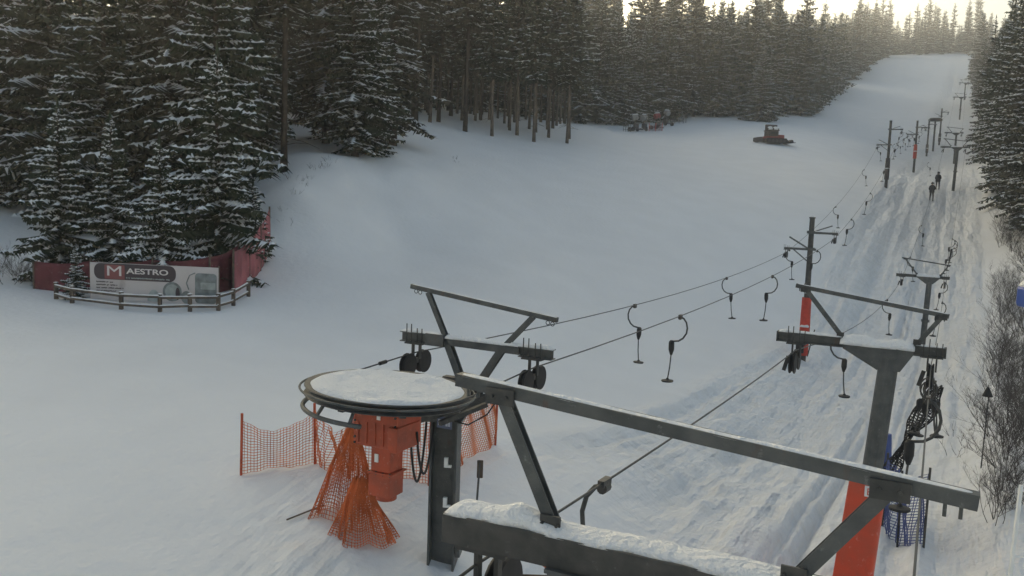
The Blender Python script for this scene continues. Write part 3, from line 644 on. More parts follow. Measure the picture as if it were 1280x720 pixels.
N2 = gat(1139, 116); pole_tower(N2, 6.6, 'second pole in the distant group, between the first pole and the skiers', 4.9, 5.8, padz=(1.8, 3.6), pad='redpad')
N3 = gat(1153.5, 150); pole_tower(N3, 5.9, 'slim dark pole third in the distant group of the left lift', 4.7, 5.3, padz=(.6, 2.0), pad='machine')
N4 = gat(1168, 158); rp = pole_tower(N4, 6.3, 'last pole of the left lift, behind the big return wheel', 5.0, 5.7, padz=(.6, 2.0), pad='machine')
# return wheel station
q = gat(1161, 154); rw = empty('return_wheel_station', q, RZ); tag(rw, 'dark return wheel station on a post behind the skiers', 'lift station')
b = MB(); b.tube([(0,0,-.4),(0,0,5.2)], [.16,.14], 12); b.build('post', 'darksteel', rw)
b = MB(); b.lathe([(.1,5.1),(1.05,5.15),(1.15,5.35),(1.0,5.55),(.5,5.85),(.1,5.9)], n=24); b.build('wheel_housing', 'black', rw)
b = MB(); b.lathe([(.05,5.9),(.5,5.87),(.95,5.62),(.9,5.72),(.4,5.98),(.05,6.0)], n=24); b.build('snow_cap', 'cap', rw, smooth=True)

# ------------------------------------------------------------------ drive station
SX, SY = -.5, 12.3; zS = gz(SX, SY)
def sl(x, y): # local frame (t, s) of drive station -> world xy
    return (SX+x*PX+y*LX, SY+x*PY+y*LY)
st = empty('drive_station', (SX, SY, zS), RZ); tag(st, 'steel drive station with a big snow covered bullwheel and an orange gearbox', 'lift station')
def Z(rel): return CAMZ+rel-zS      # height relative to camera -> local z
zc = Z(-2.10); XL, XR = -1.22, 1.22
c = MB(); c.ibeam((XL, 0, zc), (-.52, 0, zc), .15, .15, .014); c.ibeam((.72, 0, zc-.02), (XR, 0, zc-.02), .15, .14, .014); c.beam((-.52, 0, zc-.01), (.72, 0, zc-.02), .10, .10)
c.box((-.62, 0, zc), (.3, .19, .17)); c.build('crossbeam', 'steel', st)
c = MB(); c.beam((-1.08, 0, Z(-1.36)), (1.26, 0, Z(-1.64)), .07, .065)
for xx, zz in ((-1.0, -1.43), (-.93, -1.44), (1.12, -1.69), (1.19, -1.70)): c.ring((xx, 0, Z(zz)), (0, 1, 0), .028, .006, 10, 5)
c.build('top_bar', 'steel', st)
for pts in (((-.79, 0, Z(-1.43)), (-.47, 0, Z(-2.06)), (-.22, 0, Z(-2.60))), ((.90, 0, Z(-1.63)), (.46, 0, Z(-2.10)), (.12, 0, Z(-2.62)))):
    c = MB(); c.ibeam(pts[0], pts[1], .07, .065, .01, up=(0, 1, 0)); c.ibeam(pts[1], pts[2], .10, .10, .014, up=(0, 1, 0)); c.build('frame_leg', 'steel', st)
s = MB(); s.cap((XL, 0, zc+.073), (-.5, 0, zc+.073), .15, .035, 1); s.cap((-.5, 0, zc+.04), (XR, 0, zc+.045), .12, .05, 2); s.cap((-1.08, 0, Z(-1.33)), (1.26, 0, Z(-1.61)), .065, .012, 3); s.build('snow_cap', 'cap', st, smooth=True)
sheave(st, -.97, zc-.075, 1.0); sheave(st, .93, zc-.09, 1.0)
# column
cxl, cyl_ = (-.826-SX)*PX+(11.65-SY)*PY, (-.826-SX)*LX+(11.65-SY)*LY
zt = Z(-3.02); colr = MB(); zb = gz(-.826, 11.65)-zS-.5
ang = Matrix.Rotation(R(20), 3, 'Z')
for dx in (-.17, .17):
    colr.box(Vector((cxl, cyl_, (zb+zt)/2))+ang@Vector((dx, 0, 0)), (.03, .34, zt-zb), ang)
colr.box(Vector((cxl, cyl_, (zb+zt)/2)), (.31, .03, zt-zb), ang); colr.box(Vector((cxl, cyl_, zt+.016)), (.5, .5, .03), ang)
colr.box(Vector((cxl+.25, cyl_, (zb+zt)/2-.25)), (.06, .2, .7), ang)
colr.build('column', 'steel', st)
for dz in (-.55, -1.1):
    k = MB(); k.box(Vector((cxl, cyl_, zt+dz))+ang@Vector((.05, -.19, 0)), (.05, .05, .13), ang); k.box(Vector((cxl, cyl_, zt+dz-.05))+ang@Vector((.08, -.2, 0)), (.09, .04, .03), ang); k.build('bracket', 'whitep', st)
# top frame joining column, wheel and V frame
fr = MB(); fr.beam((cxl, cyl_-.9, Z(-2.85)), (cxl+.45, .25, Z(-2.78)), .10, .12); fr.beam((cxl-.25, cyl_-1.0, Z(-2.80)), (cxl-.1, cyl_+.35, Z(-2.80)), .08, .1)
fr.beam((-.45, -.05, Z(-2.66)), (.25, -.05, Z(-2.66)), .12, .12); fr.beam((cxl+.2, cyl_-.5, Z(-2.95)), (cxl+.5, cyl_+.2, Z(-2.8)), .06, .06)
fr.beam((-.55, -.9, Z(-2.75)), (.15, -.35, Z(-2.68)), .05, .05); fr.beam((-.7, -1.0, Z(-2.88)), (.05, -.6, Z(-2.8)), .05, .05)
fr.beam((-.1, -.2, Z(-2.7)), (-.28, -.9, Z(-2.62)), .07, .05)
fr.build('support_frame', 'darksteel', st)
mb = MB(); mb.cyl((-.12, -.35, Z(-2.62)), (-.12, -.35, Z(-2.86)), .10, 14); mb.cyl((.05, -.25, Z(-2.60)), (.05, -.25, Z(-2.84)), .09, 14); mb.cyl((.19, -.2, Z(-2.60)), (.19, -.2, Z(-2.84)), .07, 14)
mb.build('guide_rollers', 'black', st)
pl = MB(); pl.box((cxl+.14, cyl_-.28, Z(-3.0)), (.22, .02, .15)); plo = pl.build('number_plate', 'plate', st)
pk = MB()
for k, (w_, h_) in enumerate(((.03, .08), (.035, .08), (.02, .02), (.03, .08), (.03, .08))): pk.box((cxl+.065+k*.038, cyl_-.293, Z(-3.0)), (w_, .003, h_))
pk.build('plate_letters', 'platelet', plo)
# bullwheel
wc = Vector((-1.45, 10.45)); wx = (wc.x-SX)*PX+(wc.y-SY)*PY; wy = (wc.x-SX)*LX+(wc.y-SY)*LY; WR = 1.0; WZ = -2.40
bwe = MB(); tilt = Matrix.Rotation(R(2.4), 3, 'Y')@Matrix.Rotation(R(-1.8), 3, 'X')
prof = [(.12, -.05), (WR-.10, -.05), (WR-.02, -.065), (WR, -.05), (WR-.05, -.01), (WR-.05, .01), (WR, .05), (WR-.01, .065), (WR-.10, .05), (WR-.12, .02), (.12, .02)]
bwe.lathe(prof, n=72)
for k in range(8):
    a = k*math.pi/4; bwe.beam((.1*math.cos(a), .1*math.sin(a), -.07), (.93*math.cos(a), .93*math.sin(a), -.07), .07, .05)
bwe.cyl((0, 0, -.2), (0, 0, .06), .14, 20)
def tiltmb(b):
    for i, v in enumerate(b.v): b.v[i] = tuple(tilt@Vector(v))
tiltmb(bwe); bw = bwe.build('bullwheel', 'darksteel', st, loc=(wx, wy, Z(WZ)))
sn = MB(); nr_, na_ = 26, 72; vs = [(0, 0, .11)]; fs = []
holes = [(.5*math.cos(k*math.pi/4+.35)*1.15, .5*math.sin(k*math.pi/4+.35)*1.15) for k in range(8)]
for i in range(1, nr_+1):
    rr_ = (WR-.045)*i/nr_
    for k in range(na_):
        a = 2*math.pi*k/na_; x, y = rr_*math.cos(a), rr_*math.sin(a)
        z = .088+.045*float(vnoise(np.array(x*2.2+9), np.array(y*2.2+3), 21))+.03*float(vnoise(np.array(x*6+9), np.array(y*6+3), 22))
        for hx, hy in holes: z -= .036*math.exp(-(((x-hx)**2+(y-hy)**2)/.016))
        z = z*(1-max(0, (i/nr_-.88)/.12)**2*.75)
        vs.append((x, y, z))
for k in range(na_): fs.append((0, 1+k, 1+(k+1) % na_))
for i in range(nr_-1):
    for k in range(na_): fs.append((1+i*na_+k, 1+(i+1)*na_+k, 1+(i+1)*na_+(k+1) % na_, 1+i*na_+(k+1) % na_))
sn.add(vs, fs); tiltmb(sn); sn.build('wheel_snow', 'cap', bw, smooth=True)
gr = MB(); gr.ring((0, 0, -.2), (0, 0, 1), WR+.0, .028, 40, 8, R(140), R(288), ux=(1, 0, 0))
for a in (R(160), R(188), R(220), R(252), R(280)):
    gr.beam((WR*math.cos(a), WR*math.sin(a), -.2), (.9*WR*math.cos(a), .9*WR*math.sin(a), -.06), .03, .03)
gr.ring((0, 0, .02), (0, 0, 1), WR+.05, .014, 56, 6)
tiltmb(gr); gr.build('guard_rail', 'steel', st, loc=(wx, wy, Z(WZ)))
# gearbox (orange) and motor
gb = MB(); gb.box((0, 0, -.42), (.64, .52, .44)); gb.box((0, 0, -.18), (.5, .4, .08)); gbo = gb.build('gearbox', 'orange', st, loc=(wx, wy, Z(WZ)), bevel=.02)
for k in range(5):
    rb = MB(); rb.box((-.24+k*.12, -.265, -.47), (.018, .02, .26)); rb.build('cooling_rib', 'orange', gbo)
bo_ = MB()
for bx_ in (-.29, .29):
    for bz_ in (-.24, -.34, -.44, -.54, -.61): bo_.cyl((bx_, -.262, bz_), (bx_, -.278, bz_), .014, 6)
for bx_ in (-.15, -.05, .05, .15): bo_.cyl((bx_, -.155, -.965), (bx_, -.155, -1.005), .012, 6)
bo_.build('bolts', 'darksteel', gbo)
gd = MB(); gd.box((.05, -.263, -.27), (.05, .012, .045)); gd.build('vent_plug', 'whitep', gbo)
g2 = MB(); g2.box((.27, -.05, -.5), (.13, .5, .3)); g2.box((0, 0, -.80), (.28, .28, .34)); g2.box((0, 0, -.985), (.36, .34, .03)); g2.box((-.01, 0, -1.14), (.31, .30, .28)); g2.lathe([(.13, -1.28), (.13, -1.34), (.05, -1.36)], n=16); g2.build('motor', 'orange', gbo, bevel=.012)
g4 = MB(); g4.box((-.05, -.148, -.80), (.05, .02, .10)); g4.build('motor_plate', 'whitep', gbo)
for k, (dx, dy) in enumerate(((0, 0), (.05, .06))):
    hs = MB(); x0 = wx+.3+dx; x1 = cxl-.15; pts = []
    for i in range(15):
        t = i/14; pts.append((x0+(x1-x0+.08*k)*t, wy+.05+dy+(cyl_-.3-wy)*t, Z(-2.88)-(.78-.1*k)*math.sin(math.pi*t)**.75))
    hs.tube(pts, .016, 7); hs.build('hose', 'black', st, smooth=True)
hs = MB(); hs.tube([(cxl+.3, cyl_-.3, Z(-2.95)), (cxl+.45, cyl_-.2, Z(-3.0)), (cxl+.62, cyl_, Z(-2.88)), (cxl+.72, cyl_+.1, Z(-2.68)), (cxl+.68, cyl_+.15, Z(-2.6))], .010, 6); hs.build('hose', 'black', st, smooth=True)

# ------------------------------------------------------------------ cables
def span(a, b, sag, n=14):
    a = Vector(a); b = Vector(b); return [a.lerp(b, i/n)-Vector((0, 0, sag*4*(i/n)*(1-i/n))) for i in range(n)]
def wpt(cx, cy, t, z, s=0): return Vector((cx+t*PX+s*LX, cy+t*PY+s*LY, z))
wz = CAMZ-2.40
LL = [wpt(wc.x, wc.y, -WR+.02, wz), wpt(SX, SY, -.985, zS+zc-.23), wpt(PM.x, PM.y, -1.06, CAMZ-2.17), wpt(N1.x, N1.y, -1.06, CAMZ+6.1), wpt(N2.x, N2.y, -1.06, N2.z+4.7), wpt(N3.x, N3.y, -1.06, N3.z+4.5), wpt(N4.x, N4.y, -1.06, N4.z+4.8)]
LR = [wpt(wc.x, wc.y, WR-.02, wz), wpt(SX, SY, .915, zS+zc-.24), wpt(PM.x, PM.y, 1.04, CAMZ-1.4), wpt(N1.x, N1.y, 1.04, CAMZ+7.6), wpt(N2.x, N2.y, 1.04, N2.z+5.6), wpt(N3.x, N3.y, 1.04, N3.z+5.1), wpt(N4.x, N4.y, 1.04, N4.z+5.5)]
tops = [(q, gat(*q)) for q in ((1186, 130), (1189, 185), (1193, 240))]
def rline(t):
    ta = 1.05 if t > 0 else t
    L = [wpt(AX, AY, ta, zA+HA-.30, -4.5), wpt(AX, AY, ta, zA+HA-.25), wpt(BX, BY, t, zB+HB-.26), wpt(TX, TY, t, zT+HT-.25), wpt(UX, UY, t, zU+HU-.25)]
    return L + [wpt(g.x, g.y, t, g.z+4.35) for _, g in tops]
RL, RR_ = rline(-1.04), rline(.96)
SAG = {0: 0, 1: .35, 2: .9, 3: .4, 4: .3, 5: .1}
SAGR = {0: 0, 1: .05, 2: .55, 3: .9, 4: .6, 5: .5, 6: .5}
def poly(L, sag):
    pts = []
    for i in range(len(L)-1): pts += span(L[i], L[i+1], sag[i])
    return pts+[L[-1]]
CA = dict(LL=poly(LL, SAG), LR=poly(LR, SAG), RL=poly(RL, SAGR), RR=poly(RR_, SAGR))
b = MB(); b.tube(CA['LL'], .010, 6); b.tube(CA['LR'], .010, 6)
b.ring(tuple(Vector((wc.x, wc.y, wz))), (0, 0, 1), WR-.02, .011, 30, 6, R(180)+RZ, R(360)+RZ, ux=(1, 0, 0))
tag(b.build('haul_cable', 'cable'), 'steel haul rope of the left lift running from the bullwheel up the slope', 'cable')
b = MB(); b.tube(CA['RL'], .009, 6); b.tube(CA['RR'], .008, 6)
tag(b.build('haul_cable', 'cable'), 'steel haul rope of the right lift running over the T-shaped towers', 'cable')
# rope splice / grips at the left
b = MB(); b.tube([CA['LL'][8].lerp(CA['LL'][9], .0), CA['LL'][9]], .028, 8); tag(b.build('rope_clamp', 'black'), 'small black clamp on the rope just left of the drive station wheels', 'clamp')

# ------------------------------------------------------------------ hangers
def make_hanger():
    r = empty('platter_hanger', (0, 0, 0))
    b = MB(); b.box((0, 0, .0), (.05, .16, .05)); b.cyl((0, -.05, -.04), (0, .05, -.04), .04, 10); b.build('cable_grip', 'darksteel', r)
    b = MB(); b.tube([(0, 0, -.02), (.07, 0, -.05), (.13, 0, -.13), (.155, 0, -.25), (.14, 0, -.36), (.07, 0, -.47), (-.02, 0, -.53), (-.16, 0, -.55)], .019, 8); b.build('hook_arm', 'darksteel', r, smooth=True)
    b = MB(); b.lathe([(.03, -.53), (.055, -.56), (.06, -.60), (.06, -.72), (.05, -.76), (.025, -.84)], (-.17, 0, 0), 14); b.build('spring_box', 'black', r)
    b = MB(); b.tube([(-.17, 0, -.8), (-.19, 0, -1.1), (-.23, 0, -1.38)], .014, 8); b.build('tow_bar', 'darksteel', r)
    b = MB(); b.lathe([(.02, -1.34), (.04, -1.37), (.125, -1.385), (.13, -1.40), (.12, -1.42), (.02, -1.42)], (-.23, 0, 0), 18); b.build('platter', 'black', r)
    return r
proto = make_hanger(); first = [True]
def on_cable(key, px, y0=1, y1=999):
    best = None; pts = CA[key]
    for i in range(len(pts)-1):
        for k in range(12):
            p = pts[i].lerp(pts[i+1], k/12)
            if not y0 < p.y < y1: continue
            v = p-Vector((0, 0, CAMZ)); u = 640+F*v.dot(rt_)/v.dot(f_); e = abs(u-px)
            if best is None or e < best[0]: best = (e, p)
    return best[1]
def hanger(p, sgn, label, s=1.0, rz=0, group='platter hangers on the lifts'):
    o = proto if first[0] else copy_tree(proto); first[0] = False
    o.location = p; o.scale = (s*sgn, s, s) ; o.rotation_euler = (rnd.uniform(-.05, .05), rnd.uniform(-.05, .05), RZ+rz); tag(o, label, 'hanger', group); return o
HL = [('LL',795,-1,'hanger nearest the drive station on the farther left rope'),('LR',850,1,'lowest hanger on the nearer left rope, its disc just above the track edge'),
('LL',908,-1,'second hanger from the drive station on the farther left rope'),('LR',966,1,'second hanger on the nearer left rope, just left of the padded pole'),
('LL',987,-1,'hanger under the left arm of the nearest left lift pole'),('LR',1022,1,'hanger close behind the nearest left lift pole, at its right'),
('LL',1045,-1,'hanger on the farther left rope just past the nearest pole'),('LR',1064,1,'hanger on the nearer left rope just past the nearest pole'),
('LL',1080,-1,'small far hanger left of the distant poles, at the edge of the smooth slope'),('LR',1088,1,'far hanger on the nearer left rope below the distant poles'),
('LL',1099,-1,'tiny hanger left of the first distant pole'),('LR',1109,1,'tiny hanger at the foot of the first distant pole'),
('RL',1049,-1,'hanger seen below the snowy crossbeam of the second tower, above the ski tracks'),('RL',1109,-1,'hanger midway between second and third towers, over the ski tracks'),
('RL',1138,-1,'hanger just past the third tower on the left rope of the right lift'),('RL',1152,-1,'hanger below the two skiers, over their tracks'),
('RR',1182,1,'hanger beside the third tower on its right side'),('RR',1178,1,'hanger between the second and third towers on the right rope'),('RR',1188,1,'hanger past the third tower at the right, over clean snow'),
('RR',1190.5,1,'far hanger right of the skiers near the small tower'),('RR',1169,1,'large hanger hanging close to the camera right of the second tower'),
('RL',757,-1,'hanger whose hook shows above the snow of the nearest crossbeam')]
for key, px, sg, l in HL:
    yr = (5, 10.5) if px == 1169 else ((1, 13) if px == 757 else ((15, 44) if px in (1178, 1182) else (1, 999)))
    hanger(on_cable(key, px, *yr), sg, l)
# parked hangers bunched under tower B right end
for k in range(7):
    p = wpt(BX, BY, .93+.04*(k % 3), zB+HB-.40-.03*k, -.35+.12*k)
    hanger(p, 1 if k % 2 else -1, 'black hanger in the tight bunch parked under the second crossbeam', .62, rnd.uniform(-.8, .8), 'bunch of parked hangers')
for k in range(12):
    kk = on_cable('LR' if k % 2 else 'LL', 1118+k*3.0)
    hanger(kk, 1 if k % 2 else -1, 'tiny hanger among the crowd between the distant poles', 1.0, 0, 'hangers among the distant poles')
for px in (1188.6, 1189.6, 1190.0):
    hanger(on_cable('RR', px)+Vector((.2, 0, 0)), 1, 'tiny hanger clustered behind the small distant tower', 1.0, 0, 'hangers behind the small distant tower')

# ------------------------------------------------------------------ nets
def net_obj(name, grid, th, m, parent=None):
    nu = len(grid); nv = len(grid[0]); me = bpy.data.meshes.new(name)
    me.from_pydata([tuple(p) for r_ in grid for p in r_], [], [(i*nv+j, (i+1)*nv+j, (i+1)*nv+j+1, i*nv+j+1) for i in range(nu-1) for j in range(nv-1)])
    me.materials.append(M[m]); o = bpy.data.objects.new(name, me); COL.objects.link(o)
    if parent: o.parent = parent
    w_ = o.modifiers.new('wire', 'WIREFRAME'); w_.thickness = th; w_.use_even_offset = False
    return o
def net_fence(posts, hgt, label, m, pm, group=None, cell=.05, sag=.22, name='net_fence', th=.014, postr=.022):
    root = empty(name, posts[0]); tag(root, label, 'fence', group); o0 = Vector(posts[0])
    for p in posts:
        q = Vector(p)-o0; b = MB(); b.tube([q-Vector((0, 0, .3)), q+Vector((rnd.uniform(-.04, .04), rnd.uniform(-.04, .04), hgt+.12))], postr, 8); b.build('fence_post', pm, root)
    for a, c in zip(posts[:-1], posts[1:]):
        a = Vector(a)-o0; c = Vector(c)-o0; L = (c-a).length; nu = max(4, int(L/cell)); nv = int(hgt/cell); g = []; ph = rnd.uniform(0, 6)
        d = (c-a).normalized(); nrm = Vector((d.y, -d.x, 0))
        for i in range(nu+1):
            t = i/nu; base = a.lerp(c, t); s_ = sag*4*t*(1-t); col = []
            for j in range(nv+1):
                v = j/nv; hh = .02+v*(hgt-s_)
                col.append(base+Vector((0, 0, hh))+nrm*(.08*math.sin(t*9+v*4+ph)*math.sin(math.pi*t)+.03*math.sin(t*31+v*7)))
            g.append(col)
        net_obj('net', g, th, m, root)
    return root
def gpt(px, y): return gat(px, y)
fa = [gpt(302, 13.6), gpt(398, 13.9), gpt(441, 13.3)]
net_fence(fa, .88, 'orange mesh safety net on three poles left of the drive station', 'net', 'netpost', sag=.25, th=.0145)
fb = [gpt(446, 13.6), gpt(545, 13.7), gpt(629, 16.0)]
net_fence(fb, 1.1, 'orange mesh safety net running behind the drive station to a thin dark pole', 'net', 'netpost', sag=.12, th=.0145)
# draped heap
def drape(cpos, top, rad, hgt, label, seed, folds=5, name='draped_net'):
    r = random.Random(seed); g = []
    NU, NV = 70, 24
    for i in range(NU+1):
        a = 2*math.pi*i/NU; col = []
        for j in range(NV+1):
            v = j/NV; rr_ = .05+rad*(v**.8)*(1+.22*math.sin(folds*a+seed)*v+.1*math.sin(folds*2.3*a+seed*2)*v)
            off = Vector(top)*(1-v)
            col.append(off+Vector((rr_*math.cos(a)*1.15, rr_*math.sin(a)*.6, hgt*(1-v)**1.0+.03*math.sin(7*a+5*v))))
        g.append(col)
    o = net_obj(name, g, .014, 'net'); o.location = cpos; tag(o, label, 'net'); return o
q = gpt(436, 12.3); drape(q, (.10, 0, 0), .33, 1.30, 'orange net gathered up into a tall cone left of the orange motor', 2)
q = gpt(464, 11.75); drape(q, (-.12, .1, 0), .32, .85, 'orange net slumped in a heap under the orange motor', 5)
b = MB(); a0 = G(358, 655); a1 = G(405, 640); b.tube([a0+Vector((0, 0, .03)), a1+Vector((0, 0, .10))], .012, 6); tag(b.build('loose_pole', 'wood'), 'thin dark stick lying on the snow left of the net heap', 'stick')
# net under tower A (bottom)
q = gpt(690, 12.2); 
g = []
for i in range(34):
    col = []
    for j in range(14):
        col.append(Vector((i*.05, j*.045+.05*math.sin(i*.5), .55-.018*i+.16*math.sin(i*.35+j*.5)*.5-.02*j)))
    g.append(col)
o = net_obj('folded_net', g, .02, 'net'); o.location = P(640, 722, 7.5); o.location.z -= .25
q2 = o.location.copy(); tag(o, 'orange net folded over a crate under the nearest snowy crossbeam', 'net')
b = MB(); gq = gz(q2.x+.8, q2.y+.3)
ct = empty('crate_stack', (q2.x+.8, q2.y+.3, gq)); tag(ct, 'dark crate under the orange net below the nearest crossbeam', 'crate')
hh = q2.z+.2-gq
for k in range(int(hh/.30)):
    b = MB(); zz = .15+k*.30; b.box((0, 0, zz-.13), (1.7, .6, .03))
    for sx in (-.84, .84):
        b.box((sx, 0, zz), (.03, .6, .27))
    for sy in (-.29, .29):
        b.box((0, sy, zz-.06), (1.65, .02, .1)); b.box((0, sy, zz+.09), (1.65, .02, .08))
    b.build('crate_tier', 'wood', ct)
# blue net by the right bank
fp = [gpt(1136, 16.6), gpt(1158, 15.9), gpt(1192, 15.2)]
net_fence(fp, 1.35, 'blue mesh net fence on thin poles right of the orange padded post', 'bluenet', 'darksteel', sag=.05, cell=.055, th=.022)
b = MB(); p0 = gpt(1133, 17.3); b.tube([p0-Vector((0, 0, .2)), p0+Vector((.03, .05, .8)), p0+Vector((.02, .12, 1.7))], [.16, .14, .11], 10); tag(b.build('rolled_mat', 'bluemat'), 'blue rolled safety mat standing upright behind the blue net', 'mat')
g = []
for i in range(20):
    col = []
    for j in range(40):
        v = j/39; a = i/19*2*math.pi; rr_ = .10+.09*math.sin(v*9+1)*math.sin(v*3)+.05*math.sin(3*a+v*12)
        c0 = Vector((0, 0, 0)).lerp(Vector((.62, -.6, 2.1)), v)
        col.append(c0+Vector((rr_*math.cos(a), rr_*math.sin(a), .03*math.sin(a*4))))
    g.append(col)
p0 = gpt(1132, 16.9); o = net_obj('hanging_net', g, .025, 'black'); o.location = p0+Vector((0, 0, .8)); tag(o, 'dark net bundle hanging in a twisted rope below the parked hangers', 'net')
# conduit/rope hanging from crossbeam of tower B
# paddle marker and small things
p0 = gpt(605, 12.6); mk = empty('paddle_marker', p0); tag(mk, 'thin marker rod with a small dark paddle standing right of the steel column', 'marker')
b = MB(); b.tube([(0, 0, -.3), (.06, 0, 1.05)], .016, 8); b.build('rod', 'steel', mk); b = MB(); b.box((.065, 0, .95), (.09, .025, .27)); b.build('paddle', 'wood', mk, bevel=.01)
p1 = gpt(608, 12.6); b = MB(); b.tube([p0+Vector((.02, .0, .35)), p0+Vector((.08, 0, .12)), p0+Vector((.16, 0, -.05))], .008, 6); co_ = b.build('cord', 'cable', mk); co_.location = -p0

# mast with lamp in right shrubs
p0 = gpt(1257, 19); mk = empty('lantern_post', p0); tag(mk, 'thin post with a small dark conical cap among the right hand shrubs', 'post')
b = MB(); b.tube([(0, 0, -.3), (.03, 0, 1.7)], .014, 8); b.build('rod', 'cable', mk); b = MB(); b.lathe([(.11, 1.62), (.10, 1.66), (.02, 1.83)], n=14); b.build('cap', 'black', mk)
# blue box on a mast just outside the right edge
pb0 = P(1306, 366, 6.0); mk = empty('control_box', (pb0.x+.09, pb0.y+.05, gz(pb0.x, pb0.y))); tag(mk, 'blue box with a thick snow cap cut off by the right edge of the photo', 'box')
zb_ = pb0.z-mk.location.z
b = MB(); b.tube([(.16, .16, -.4), (.16, .16, zb_-.1)], .03, 12); b.build('mast', 'steel', mk)
b = MB(); b.box((-.05, 0, zb_-.04), (.3, .22, .15)); b.build('box_body', 'bluebox', mk, bevel=.025)
b = MB(); b.cap((-.19, 0, zb_+.033), (.09, 0, zb_+.033), .22, .10, 3); b.build('snow_cap', 'cap', mk, smooth=True)
# white ladder / lattice mast at lower right
pl0 = P(1258, 735, 5.5); lm = empty('ladder', (pl0.x, pl0.y, gz(pl0.x, pl0.y))); tag(lm, 'white metal ladder with thin rungs at the lower right corner', 'ladder')
zt_ = P(1266, 606, 5.5).z-lm.location.z; zq = pl0.z-lm.location.z
for dx in (0, .16):
    b = MB(); b.beam((dx-.03*zt_/2, 0, -.2), (dx+.03, 0, zt_+.12*dx), .02, .02, up=(0, 1, 0)); b.build('rail', 'whitep', lm)
k = .2
while k < zt_:
    b = MB(); x_ = -.03*zt_/2+(.03+.03*zt_/2)*(k+.2)/(zt_+.2); b.cyl((x_, 0, k), (x_+.16, 0, k), .008, 8); b.build('rung', 'whitep', lm); k += .22

# ------------------------------------------------------------------ banner, red fence, rail fence
def facing(p0, p1):
    d = Vector(p1)-Vector(p0); return math.atan2(d.y, d.x)
pa = G(113, 378); pbn = G(273, 379); yb = 28.0
PA = P(113, 374, yb); PB = P(273, 377, yb-.5); ang_b = facing(PA, PB); Wd = math.hypot(PB.x-PA.x, PB.y-PA.y); Hb = 1.20
bn = empty('banner', PA, ang_b); tag(bn, 'faded advertising banner reading MAESTRO tied in front of the dark red fence', 'banner')
def panel(b, x0, x1, z0, z1, y, wav=True, n=30, m=6):
    vs = []; fs = []
    for side in (0, 1):
        for i in range(n+1):
            for j in range(m+1):
                x = x0+(x1-x0)*i/n; z = z0+(z1-z0)*j/m; vs.append((x, y+side*.006+(.02*math.sin(x*2.3+z*1.5) if wav else 0), z+(.015*math.sin(x*3.1)*(j/m) if wav else 0)))
    N = (n+1)*(m+1)
    for i in range(n):
        for j in range(m):
            a = i*(m+1)+j; fs.append((a, a+m+1, a+m+2, a+1)); fs.append((N+a, N+a+1, N+a+m+2, N+a+m+1))
    for i in range(n):
        a = i*(m+1); fs.append((a, N+a, N+a+m+1, a+m+1)); a += m; fs.append((a, a+m+1, N+a+m+1, N+a))
    for j in range(m):
        fs.append((j, j+1, N+j+1, N+j)); a = n*(m+1)+j; fs.append((a, N+a, N+a+1, a+1))
    return b.add(vs, fs)
b = MB(); panel(b, 0, Wd, 0, Hb, 0, wav=False); b.build('banner_sheet', 'vinyl', bn)
def rrect(b, x0, x1, z0, z1, y, r=.1, n=8, t=.004):
    pts = []
    for cx_, cz_, a0 in ((x1-r, z1-r, 0), (x0+r, z1-r, 90), (x0+r, z0+r, 180), (x1-r, z0+r, 270)):
        for k in range(n+1): a = R(a0+90*k/n); pts.append((cx_+r*math.cos(a), cz_+r*math.sin(a)))
    N = len(pts); vs = [(x, y, z) for x, z in pts]+[(x, y-t, z) for x, z in pts]
    b.add(vs, [tuple(range(N))[::1], tuple(range(N, 2*N))[::-1]]+[(i, i+N, (i+1) % N+N, (i+1) % N) for i in range(N)])
U = Wd/1050.0     # banner zoom px (x 113..1165 -> 0..Wd)
def bx(v): return (v-113)*U
def bz(v): return Hb*(1-(v-62)/290.0)
b = MB(); rrect(b, bx(148), bx(820), bz(190), bz(66), -.004, .22); b.build('dark_title_panel', 'vink', bn)
b = MB(); rrect(b, bx(236), bx(402), bz(186), bz(76), -.010, .02); b.build('red_square', 'vred', bn)
rot = (R(90), 0, 0)
text_mesh('M', .46, 'letter_m', 'vlet', bn, (bx(258), -.017, bz(160)), rot, .003, width=bx(375)-bx(258))
text_mesh('AESTRO', .24, 'title_text', 'vlet', bn, (bx(415), -.012, bz(138)), rot, .003, width=bx(758)-bx(415))
def strokes(x0, x1, z, h, m, name, seed):
    r_ = random.Random(seed); b = MB(); x = x0
    while x < x1:
        w_ = r_.uniform(.018, .04)
        if r_.random() > .12: b.box((x+w_/2, -.011, z+r_.uniform(-.006, .006)), (w_*.75, .003, h*r_.uniform(.6, 1)))
        x += w_
    b.build(name, m, bn)
strokes(bx(412), bx(768), bz(172), .05, 'vgr2', 'subtitle_text', 1)
for k, x1_ in enumerate((300, 345, 385, 325, 560)): strokes(bx(165), bx(x1_), bz(210+k*23), .045, 'vink', 'small_text', 5+k)
def disc(name, cx_, cz_, rx, rz_, m, y, parent, a0=0, a1=360):
    b = MB(); n_ = 28; pts = [(cx_+rx*math.cos(R(a0+(a1-a0)*k/n_)), cz_+rz_*math.sin(R(a0+(a1-a0)*k/n_))) for k in range(n_+1)]
    N = len(pts); b.add([(x, y, z) for x, z in pts]+[(x, y-.003, z) for x, z in pts], [tuple(range(N)), tuple(range(N, 2*N))[::-1]]+[(i, i+N, (i+1) % N+N, (i+1) % N) for i in range(N)]); return b.build(name, m, parent)
disc('picture_small_saw', bx(640), bz(345), .22, .38, 'vgr2', -.004, bn, 0, 180)
